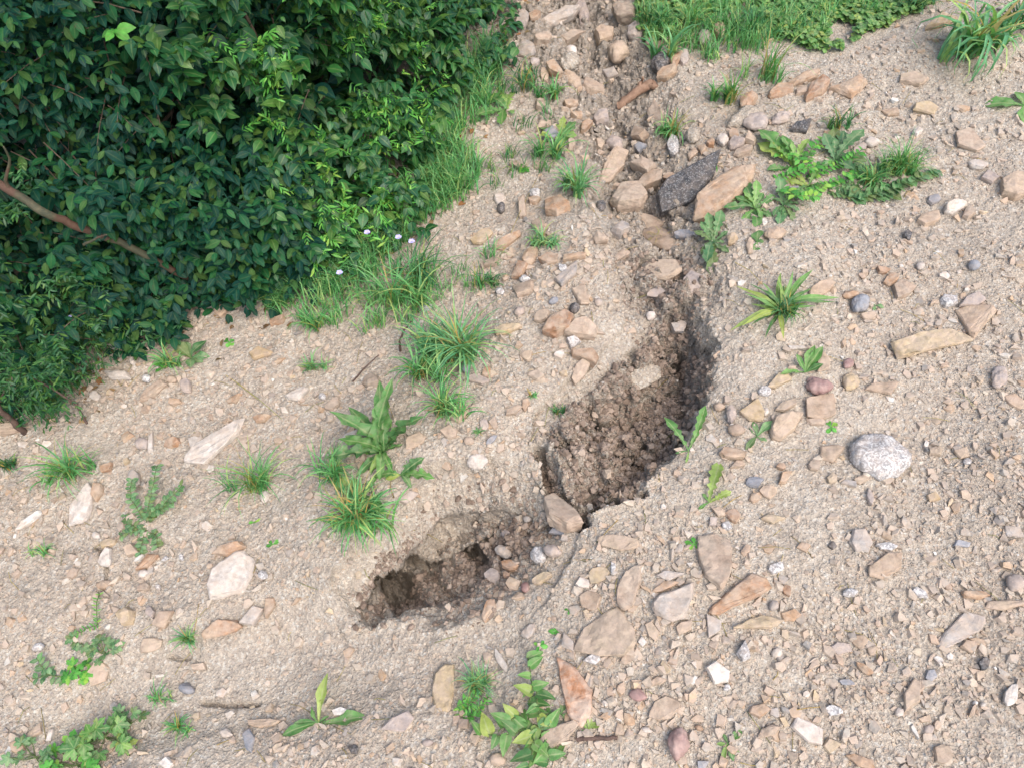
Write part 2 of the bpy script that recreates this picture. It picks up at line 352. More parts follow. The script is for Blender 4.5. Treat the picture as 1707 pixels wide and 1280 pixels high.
# rill above the pits, washout fan, crest, terrace
stroke([(930, -80), (990, 30), (1030, 110), (1040, 190), (1050, 260), (1085, 340), (1095, 420), (1115, 480)], .055, .18, .8, .15, .6)
stroke([(850, -80), (900, 30), (960, 110), (1000, 200), (1040, 300)], .014, .24, .75, .2, .3)
stroke([(1090, 340), (1095, 400)], .03, .05, .3, .2, .3)
stroke([(760, 1075), (640, 1075), (500, 1100), (330, 1140), (150, 1200)], .035, .16, .12, .2)
stroke([(590, 880), (700, 760), (840, 640), (950, 520), (990, 420)], -.04, .22, 0, .1)
stroke([(860, 700), (800, 740), (720, 790)], -.015, .10, 0, .2)
stroke([(1240, 480), (1290, 700), (1250, 850), (1100, 980)], -.03, .3, 0, .1)
stroke([(330, 1157), (380, 1156), (422, 1160)], .02, .006, .2, .4)
stroke([(155, 905), (172, 935), (168, 975)], .014, .008, .1, .3)
stroke([(270, 1090), (300, 1085)], .014, .006, .2, .3)
# upper pit
pit([(1100, 475), (1050, 545), (1000, 605), (940, 655), (895, 705), (880, 770), (890, 815)],
    [(930, 850), (985, 872), (1050, 850), (1100, 800), (1148, 740), (1174, 680), (1183, 600), (1176, 550), (1155, 490)], .135, .13, .045, .95)
# lower pit: crumbling bluff, then the undercut, its soil darkened to deepen the shade
pit([(545, 1010), (560, 955), (605, 905), (660, 850), (715, 800), (790, 785), (860, 780), (905, 790)],
    [(975, 880), (950, 935), (915, 1000), (850, 1065), (740, 1120), (590, 1110)], .20, .075, .33, .15, bulge=(.012, -.028))
pit([(583, 1015), (592, 960), (625, 912), (680, 876), (765, 860), (850, 850), (915, 850)],
    [(950, 890), (900, 935), (810, 975), (735, 1005), (650, 1035)], .08, .015, .13, .45, (-.05, .08), True)
# block of slumped clods standing in the upper pit, cracks and holes
def mound(px, py, r, h, damp_shade=None):
    x, y = PW(px, py); k = (np.abs(gx-x) < r*1.3) & (np.abs(gy-y) < r*1.3)
    q = ss(1-np.hypot(wx[k]-x, wy[k]-y)/r); D[k] -= h*q
    if damp_shade is not None: DAMP_SHADE[k] = DAMP_SHADE[k]*(1-q*(1-damp_shade))
mound(985, 775, .16, .11, .6); mound(1000, 640, .10, .02); mound(1075, 720, .08, .02, .9)
stroke([(898, 770), (918, 815), (942, 850), (968, 880)], .10, .020, 1., .25, 1)
stroke([(970, 862), (1020, 856), (1066, 842)], .08, .014, 1., .3, 1)
stroke([(985, 675), (1003, 684)], .11, .022, 1., .3, 1)
stroke([(1030, 745), (1062, 738), (1082, 700)], .04, .010, 1., .3, 1)
stroke([(1150, 560), (1168, 600), (1165, 660)], .04, .03, 1., .3, 1)
stroke([(1095, 775), (1110, 730), (1150, 700)], .03, .011, 1., .3, 1)
def cave(px, py, r, dep, sh):
    x, y = PW(px, py); k = (np.abs(gx-x) < r*1.4) & (np.abs(gy-y) < r*1.4)
    q = ss((1-np.hypot(wx[k]-x, wy[k]-y)/r)*2.2); D[k] += dep*q; SHX[k] += sh[0]*q; SHY[k] += sh[1]*q; DAMP_SHADE[k] = np.maximum(DAMP_SHADE[k], q)
def undercut(pts, dep, w, sh, damp_shade):
    P = W(pts); k = sub(P, w+.03); d = dpoly(wx[k], wy[k], P); q = ss((1-d/w)*2.); D[k] += dep*q; SHX[k] += sh[0]*q; SHY[k] += sh[1]*q; DAMP_SHADE[k] = np.maximum(DAMP_SHADE[k], damp_shade*q)
undercut([(598, 985), (625, 935), (668, 905), (720, 900), (780, 900), (850, 880)], .05, .018, (-.035, .07), .7)  # soil darkened along the lip to paint in its shadow line
cave(668, 962, .042, .15, (-.05, .08)); cave(805, 905, .018, .08, (0, .04))

Z = SX*gx + SY*gy
Z = np.where(far_fade < 1, (SX*gx+SY*gy)*far_fade + (1-far_fade)*np.clip(SX*gx+SY*gy, -1.2, 1.6), Z)
Z += .03*fbm(gx, gy, 1.6, 3, 21) + .011*fbm(gx, gy, 7, 4, 31)
Z -= D
det = ss((3.2 - np.hypot(gx*.8, gy-1.4))/.8)
mud = ss(1 - dpoly(gx, gy, W([(820, 1020), (720, 1000), (620, 1030), (560, 1080), (420, 1110), (330, 1140)]))/.19)*.92
k = det > 0
x_, y_ = gx[k], gy[k]; pm = PITMASK[k]; md = mud[k]
F1, ED, RC = worley2(x_ + .004*vn2(x_, y_, 90, 5), y_ + .004*vn2(x_, y_, 90, 6), 62, 3)
F1b, EDb, RCb = worley2(x_, y_, 145, 4)
F1c, EDc, RCc = worley2(x_ + .012*vn2(x_, y_, 30, 15), y_ + .012*vn2(x_, y_, 30, 16), 22, 8)
crumb = (ss(ED*1.6)*(.3+RC)*.0052 + ss(EDb*1.7)*(.2+RCb)*.0026)*(1-.75*md)
F1d, EDd, RCd = worley2(x_ + .02*vn2(x_, y_, 18, 17), y_ + .02*vn2(x_, y_, 18, 18), 11, 18)
clod = (ss(EDd*1.8)*(.2+RCd)*.042*ss(DAMP_SHADE[k]*2.2-.5) + (ss(EDc*1.6)*(.3+RCc)*.022 + ss(ED*1.7)*RC*.008)*(.3+.7*ss(DAMP_SHADE[k]*1.6)))*pm
silt = ss(fbm(x_, y_, 4.2, 3, 141)*2.2-.1)*(1-pm)
patchy = .55 + .45*ss(fbm(x_, y_, 8, 3, 41)+.5)
Z[k] += det[k]*(crumb*patchy*(.55+.6*pm)*(1-.6*silt) + clod + .0048*fbm(x_, y_, 38, 4, 51, .6)*(1+1.6*pm)*(1-.5*silt) + .0018*vn2(x_, y_, 190, 81)*(.5+pm))
DAMP_SHADE = np.clip(DAMP_SHADE*(.8+.35*fbm(gx, gy, 14, 3, 61)) + .38*ss(fbm(gx, gy, 3.2, 4, 71)*1.8-.25)*det, 0, 1)
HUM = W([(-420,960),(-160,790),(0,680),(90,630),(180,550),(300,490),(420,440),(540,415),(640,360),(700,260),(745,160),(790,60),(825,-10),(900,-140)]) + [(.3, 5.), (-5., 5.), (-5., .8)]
DAMP_SHADE = np.maximum(DAMP_SHADE, np.where(inside(wx, wy, HUM), 1., 0)*ss(dpoly(wx, wy, HUM[:14])/.12)*1.25)
VX = gx + SHX; VY = gy + SHY; VZ = Z
# break up steep walls sideways with 3-D lumps
kk = (PITMASK > .02); wl, wr = worley3(VX[kk], VY[kk], VZ[kk], 48, 2); wl2, wr2 = worley3(VX[kk], VY[kk], VZ[kk], 110, 12)
wl0, wr0 = worley3(VX[kk], VY[kk], VZ[kk], 19, 22)
amp = ((.5-wl0)*.026*(.3+wr0) + (.5-wl)*.018*(.4+wr) + (.5-wl2)*.012)*(1-.7*mud[kk])*(.45+.55*ss(DAMP_SHADE[kk]*1.5))
du = np.gradient(VZ, axis=1)[kk]/np.maximum(np.gradient(gx, axis=1)[kk], 1e-6); dv = np.gradient(VZ, axis=0)[kk]/np.maximum(np.gradient(gy, axis=0)[kk], 1e-6)
du = np.clip(du, -3, 3); dv = np.clip(dv, -3, 3); nl = np.sqrt(1+du*du+dv*dv)
VX[kk] += -du/nl*amp; VY[kk] += -dv/nl*amp; VZ[kk] += amp/nl
ny, nx = gx.shape
vv = np.stack([VX, VY, VZ], -1).reshape(-1, 3)
idx = np.arange(nx*ny).reshape(ny, nx)
ff = np.stack([idx[:-1, :-1], idx[:-1, 1:], idx[1:, 1:], idx[1:, :-1]], -1).reshape(-1, 4)
ground = raw_mesh('ground', vv, ff, SOIL, None, True)
a = ground.data.attributes.new('damp_shade', 'FLOAT', 'POINT'); a.data.foreach_set('value', DAMP_SHADE.ravel().astype(np.float32))
tag(ground, 'stony beige-brown earth slope with an eroded gully and two collapsed pits', 'ground', kind='structure')
print('ground verts', nx*ny)
bpy.context.view_layer.update()

def hit(px, py):
    d = Vector(ray(px, py)).normalized(); ok, l, n, i = ground.ray_cast(Vector(CP), d)
    if not ok: x, y = PW(px, py); return Vector((x, y, SX*x+SY*y)), Vector((0, 0, 1))
    return l, n
def down(x, y):
    ok, l, n, i = ground.ray_cast(Vector((x, y, 3.)), Vector((0, 0, -1)))
    return (l, n) if ok else (Vector((x, y, SX*x+SY*y)), Vector((0, 0, 1)))
NB = Vector((-SX, -SY, 1)).normalized()
def smooth_n(l, r):
    h = [down(l.x+dx*r, l.y+dy*r)[0].z for dx, dy in ((1, 0), (-1, 0), (0, 1), (0, -1))]
    return Vector((-(h[0]-h[1])/(2*r), -(h[2]-h[3])/(2*r), 1)).normalized()
def mpp(l):                                              # metres per photo pixel at a point
    return (Vector(l)-Vector(CP)).dot(Vector(FW))/FPX

# ------------------------------------------------------------------ STONES
def hull(bm):
    r = bmesh.ops.convex_hull(bm, input=bm.verts[:])
    junk = [g for g in r['geom_interior'] if isinstance(g, bmesh.types.BMVert)] + [g for g in r['geom_unused'] if isinstance(g, bmesh.types.BMVert)]
    if junk: bmesh.ops.delete(bm, geom=list(set(junk)), context='VERTS')
def finish(bm, name, mat, loc, smooth):
    me = bpy.data.meshes.new(name); bmesh.ops.recalc_face_normals(bm, faces=bm.faces[:]); bm.to_mesh(me); bm.free()
    me.polygons.foreach_set('use_smooth', np.full(len(me.polygons), smooth, bool)); me.materials.append(mat)
    o = bpy.data.objects.new(name, me); C.objects.link(o); o.location = loc; return o
def rough_up(bm, size, amp, seed):
    me_v = np.array([v.co for v in bm.verts]); 
    q = me_v/size*3+seed
    n = vn2(q[:, 0]+q[:, 2]*.7, q[:, 1]-q[:, 2]*.5, 1.3, 3)*.6 + vn2(q[:, 0]-q[:, 2], q[:, 1]+q[:, 2], 3.7, 5)*.4
    for v, a in zip(bm.verts, n): v.co += v.normal*float(a)*amp*size
def frame_at(l, px, py, n):
    """map photo pixels to points on the tangent plane at l"""
    n = Vector(n); l = Vector(l)
    def f(x, y):
        d = Vector(ray(x, y)); t = (l-Vector(CP)).dot(n)/d.dot(n); p = Vector(CP)+d*t-l
        m = .35                                            # keep grazing planes from stretching
        return p
    return f
def stone(name, poly, cx, cy, thick, mat, rnd=False, seed=0, on=None, sink=.35, tilt=.10):
    r = random.Random(seed*7+3)
    l, nn = hit(cx, cy) if on is None else on
    size_px = max(max(abs(p[0]-cx), abs(p[1]-cy)) for p in poly)
    n = smooth_n(l, max(.012, size_px*mpp(l)*.8)); n = (n + NB*.8).normalized()
    n = (n + Vector((r.uniform(-tilt, tilt), r.uniform(-tilt, tilt), 0))).normalized()
    vd = (Vector(CP)-l).normalized()
    if name == 'asphalt_chunk': n = (n+vd*1.1+Vector((.35, 0, 0))).normalized()
    elif n.dot(vd) < .5: n = (n+vd*.5).normalized()
    f = frame_at(l, cx, cy, n); ring = [f(*p) for p in poly]
    S = max(p.length for p in ring); T = max(thick*mpp(l)*.8, .0055); l = l + n*min(.004, S*.12)
    bm = bmesh.new()
    if rnd:
        ax = max(ring, key=lambda p: p.length); a = ax.normalized(); b = n.cross(a).normalized()
        A = max(abs(p.dot(a)) for p in ring); B = max(abs(p.dot(b)) for p in ring)
        bmesh.ops.create_icosphere(bm, subdivisions=4 if S > .02 else 3, radius=1)
        Tz = max(T*.9, min(A, B)*(.42 if S > .03 else .6))
        sq = r.uniform(.0, .25)
        for v in bm.verts:
            c = v.co; k = 1 - sq*abs(c.x*c.y)*1.2
            v.co = a*(c.x*A*k) + b*(c.y*B*k*(1+.12*c.x*r.choice((1,)))) + n*(c.z*Tz + Tz*(.95-sink*(2.6 if S > .045 else 1.6)))
        bm.normal_update(); rough_up(bm, S, .13, seed*1.37)
        return finish(bm, name, mat, l, True)
    ins = r.uniform(.86, .97); tx, ty = r.uniform(-.12, .12), r.uniform(-.12, .12)
    for i, p in enumerate(ring):
        q = ring[(i+1) % len(ring)]
        for w_, pp in ((0, p), (.5, p.lerp(q, .5)*1.02)):
            if w_ and r.random() < .45: continue
            j = 1+r.uniform(-.06, .06); base = pp*j
            bm.verts.new(base + n*T*r.uniform(.12, .4))
            h = 1 + r.uniform(-.22, .12) + (base.x/S)*tx*3 + (base.y/S)*ty*3
            bm.verts.new(base*(ins*r.uniform(.9, 1.05)) + n*T*max(.45, h))
            bm.verts.new(base*.86 - n*T*.9)
    for _ in range(2): bm.verts.new(Vector((r.uniform(-.2, .2)*S, r.uniform(-.2, .2)*S, 0)) + n*T*r.uniform(1.0, 1.18))
    for v in bm.verts: v.co -= n*T*sink*.3
    hull(bm)
    bmesh.ops.dissolve_limit(bm, angle_limit=math.radians(9), verts=bm.verts[:], edges=bm.edges[:])
    try: bmesh.ops.bevel(bm, geom=bm.edges[:], offset=S*.022, segments=1, affect='EDGES', clamp_overlap=True)
    except Exception: pass
    bmesh.ops.triangulate(bm, faces=bm.faces[:])
    cuts = 3 if S > .05 else 2 if S > .03 else 1
    bmesh.ops.subdivide_edges(bm, edges=[e for e in bm.edges if e.calc_length() > S*.18], cuts=cuts, use_grid_fill=True)
    bmesh.ops.triangulate(bm, faces=bm.faces[:])
    bm.normal_update(); rough_up(bm, S, .045, seed*1.37)
    return finish(bm, name, mat, l, False)

def outline(cx, cy, ln, wd, ang, seed, rnd):
    r = random.Random(seed); a = math.radians(ang); out = []
    n = 10 if rnd else r.choice((4, 5, 5, 6, 7)); ph = r.uniform(0, 6.28)
    for i in range(n):
        t = ph + (i + (0 if rnd else r.uniform(-.28, .28)))*2*math.pi/n
        k = 1 if rnd else r.uniform(.78, 1.2)
        u = math.cos(t)*ln/2*k; v = math.sin(t)*wd/2*k
        out.append((cx + u*math.cos(a) - v*math.sin(a), cy - (u*math.sin(a) + v*math.cos(a))))
    return out

# big, individually outlined stones: (outline, centre, thickness px, material, name, label)
BIG = [
 ([(1087,330),(1112,298),(1206,246),(1194,292),(1152,345),(1098,368)], 26, 'A', 'asphalt_chunk', 'large black speckled asphalt chunk leaning over the head of the gully', 'asphalt chunk'),
 ([(1152,352),(1172,322),(1225,285),(1264,282),(1250,312),(1215,345),(1180,368),(1152,378)], 20, 'R', 'flat_stone', 'big flat orange-tan slab wedged right behind the black asphalt chunk', 'stone'),
 ([(316,764),(332,746),(388,712),(404,704),(400,722),(380,746),(346,776),(324,776)], 14, 'L', 'flat_stone', 'long pale grey slab lying flat on the left slope', 'stone'),
 ([(350,978),(360,952),(386,928),(408,920),(424,940),(418,966),(405,986),(380,994),(357,998)], 18, 'L', 'flat_stone', 'biggest pale grey slab on the lower left slope, under an orange-tan block', 'stone'),
 ([(118,878),(124,846),(152,812),(162,822),(152,860),(140,872)], 12, 'L', 'flat_stone', 'tall beige-grey slab standing near the left edge of the slope', 'stone'),
 ([(1490,575),(1530,560),(1580,553),(1612,570),(1580,580),(1530,592),(1500,598)], 10, 'O', 'flat_stone', 'long curved ochre slab on the right slope below the pink-brown triangular stone', 'stone'),
 ([(1594,522),(1640,512),(1660,522),(1640,545),(1622,566),(1610,556)], 12, 'P', 'flat_stone', 'pink-brown triangular stone on the right slope touching the curved ochre slab', 'stone'),
 ([(1163,922),(1165,898),(1190,895),(1212,908),(1218,935),(1212,965),(1200,982),(1175,960)], 14, 'T', 'flat_stone', 'grey-tan slab with a reddish broken edge beneath a small square chip', 'stone'),
 ([(1182,1022),(1205,995),(1250,962),(1275,965),(1284,982),(1240,1000),(1205,1022)], 14, 'R', 'flat_stone', 'long orange slab lying diagonally, lower right of the gully', 'stone'),
 ([(1086,1010),(1110,990),(1155,974),(1152,1000),(1138,1030),(1122,1036),(1095,1024)], 14, 'G', 'flat_stone', 'large grey slab with orange edge, left of the long orange diagonal slab', 'stone'),
 ([(1030,985),(1045,955),(1070,945),(1068,975),(1055,1010),(1042,1018),(1030,1005)], 12, 'T', 'flat_stone', 'upright narrow tan slab above the widest slab of the foreground', 'stone'),
 ([(963,1082),(980,1048),(1028,1014),(1045,1035),(1058,1070),(1040,1092),(1000,1092)], 9, 'P', 'flat_stone', 'widest flat slab of the foreground, pinkish grey with a pale chip on its corner', 'stone'),
 ([(930,1100),(955,1112),(975,1135),(987,1150),(984,1182),(970,1206),(952,1200),(945,1175),(950,1150)], 13, 'X', 'veined_stone', 'long rust-red stone with a whitish vein running down its middle', 'stone'),
 ([(722,1155),(728,1125),(745,1110),(758,1112),(757,1150),(750,1184),(733,1184)], 10, 'O', 'flat_stone', 'tall ochre-tan slab in the foreground left of a feathery green weed', 'stone'),
 ([(898,1236),(915,1215),(955,1202),(964,1208),(945,1232),(915,1250),(902,1248)], 10, 'T', 'flat_stone', 'tan slab poking out beneath the bindweed leaves at the bottom', 'stone'),
 ([(1560,1080),(1575,1050),(1605,1024),(1635,1030),(1632,1050),(1600,1068),(1572,1082)], 7, 'G', 'flat_stone', 'pale olive-grey slab lying flat in the lower right of the slope', 'stone'),
 ([(1318,1212),(1328,1196),(1350,1205),(1368,1215),(1366,1240),(1345,1235)], 9, 'L', 'flat_stone', 'beige-grey angular slab near the bottom edge, right of the star-shaped seedling', 'stone'),
 ([(1068,392),(1100,385),(1140,402),(1145,412),(1115,420),(1085,412)], 10, 'T', 'flat_stone', 'brown-grey slab bridging the gully just below the asphalt chunk', 'stone'),
 ([(1075,450),(1090,438),(1125,440),(1135,455),(1110,470),(1085,465)], 9, 'P', 'flat_stone', 'flat brown-pink slab in the gully floor above the upper pit', 'stone'),
 ([(1135,505),(1140,470),(1152,460),(1176,470),(1165,488),(1145,500)], 10, 'V', 'flat_stone', 'muddy lilac-grey slab stuck in the right gully wall', 'stone'),
 ([(998,308),(1005,275),(1024,254),(1044,262),(1035,285),(1015,305)], 14, 'P', 'flat_stone', 'pinkish elongated slab standing in the rill left of the asphalt chunk', 'stone'),
 ([(1018,340),(1035,318),(1065,315),(1078,335),(1065,350),(1030,352)], 22, 'T', 'stone_block', 'crusted tan block immediately left of the black asphalt chunk', 'stone'),
 ([(905,555),(915,535),(940,525),(954,535),(945,555),(925,562)], 20, 'R', 'stone_block', 'rust-orange block, left one of the touching pair above the upper pit', 'stone'),
 ([(940,562),(955,543),(975,538),(994,550),(992,566),(960,566)], 20, 'T', 'stone_block', 'brown-tan block, right one of the touching pair above the upper pit', 'stone'),
 ([(952,588),(985,588),(995,600),(990,612),(972,604),(955,596)], 14, 'R', 'stone_block', 'orange-tan slab on the crest just below the pair of rusty blocks', 'stone'),
 ([(952,632),(958,612),(970,602),(980,612),(972,630),(958,642)], 14, 'P', 'stone_block', 'pinkish-brown wedge at the left rim of the upper pit', 'stone'),
 ([(1036,640),(1048,622),(1075,612),(1092,618),(1090,635),(1062,652),(1042,652)], 24, 'S', 'soil_clod', 'elongated lump of caked earth resting inside the upper pit', 'clod'),
 ([(908,845),(925,838),(960,862),(968,875),(945,882),(915,868)], 20, 'T', 'stone_block', 'brown muddy block in the gap between the upper and lower pit', 'stone'),
 ([(1175,1112),(1192,1102),(1215,1118),(1212,1136),(1190,1140)], 12, 'Q', 'stone_block', 'cream-white broken stone with pink side, in the lower right foreground', 'stone'),
 ([(1666,312),(1690,298),(1720,300),(1722,325),(1690,334),(1668,330)], 18, 'P', 'stone_block', 'pinkish-cream block cut by the right edge of the picture', 'stone'),
 ([(1449,945),(1478,922),(1500,925),(1500,948),(1470,965),(1450,960)], 6, 'P', 'flat_stone', 'pink-tan flat slab below the pale squarish slab on the right slope', 'stone'),
 ([(1415,905),(1422,884),(1440,882),(1453,905),(1445,920),(1425,920)], 9, 'G', 'flat_stone', 'pale squarish grey-tan slab on the right slope above a flat pink-tan one', 'stone'),
 ([(1342,668),(1385,660),(1388,692),(1372,702),(1345,696)], 9, 'T', 'flat_stone', 'square tan-brown slab directly under the red-pink cobble', 'stone'),
 ([(1283,718),(1290,700),(1315,690),(1334,692),(1322,718),(1300,735),(1286,732)], 18, 'P', 'stone_block', 'red-pink block between two small weeds right of the upper pit', 'stone'),
 ([(1234,690),(1262,668),(1272,690),(1270,704),(1250,702)], 10, 'O', 'flat_stone', 'tan triangular slab right of the grey oval pebble by the pit rim', 'stone'),
]
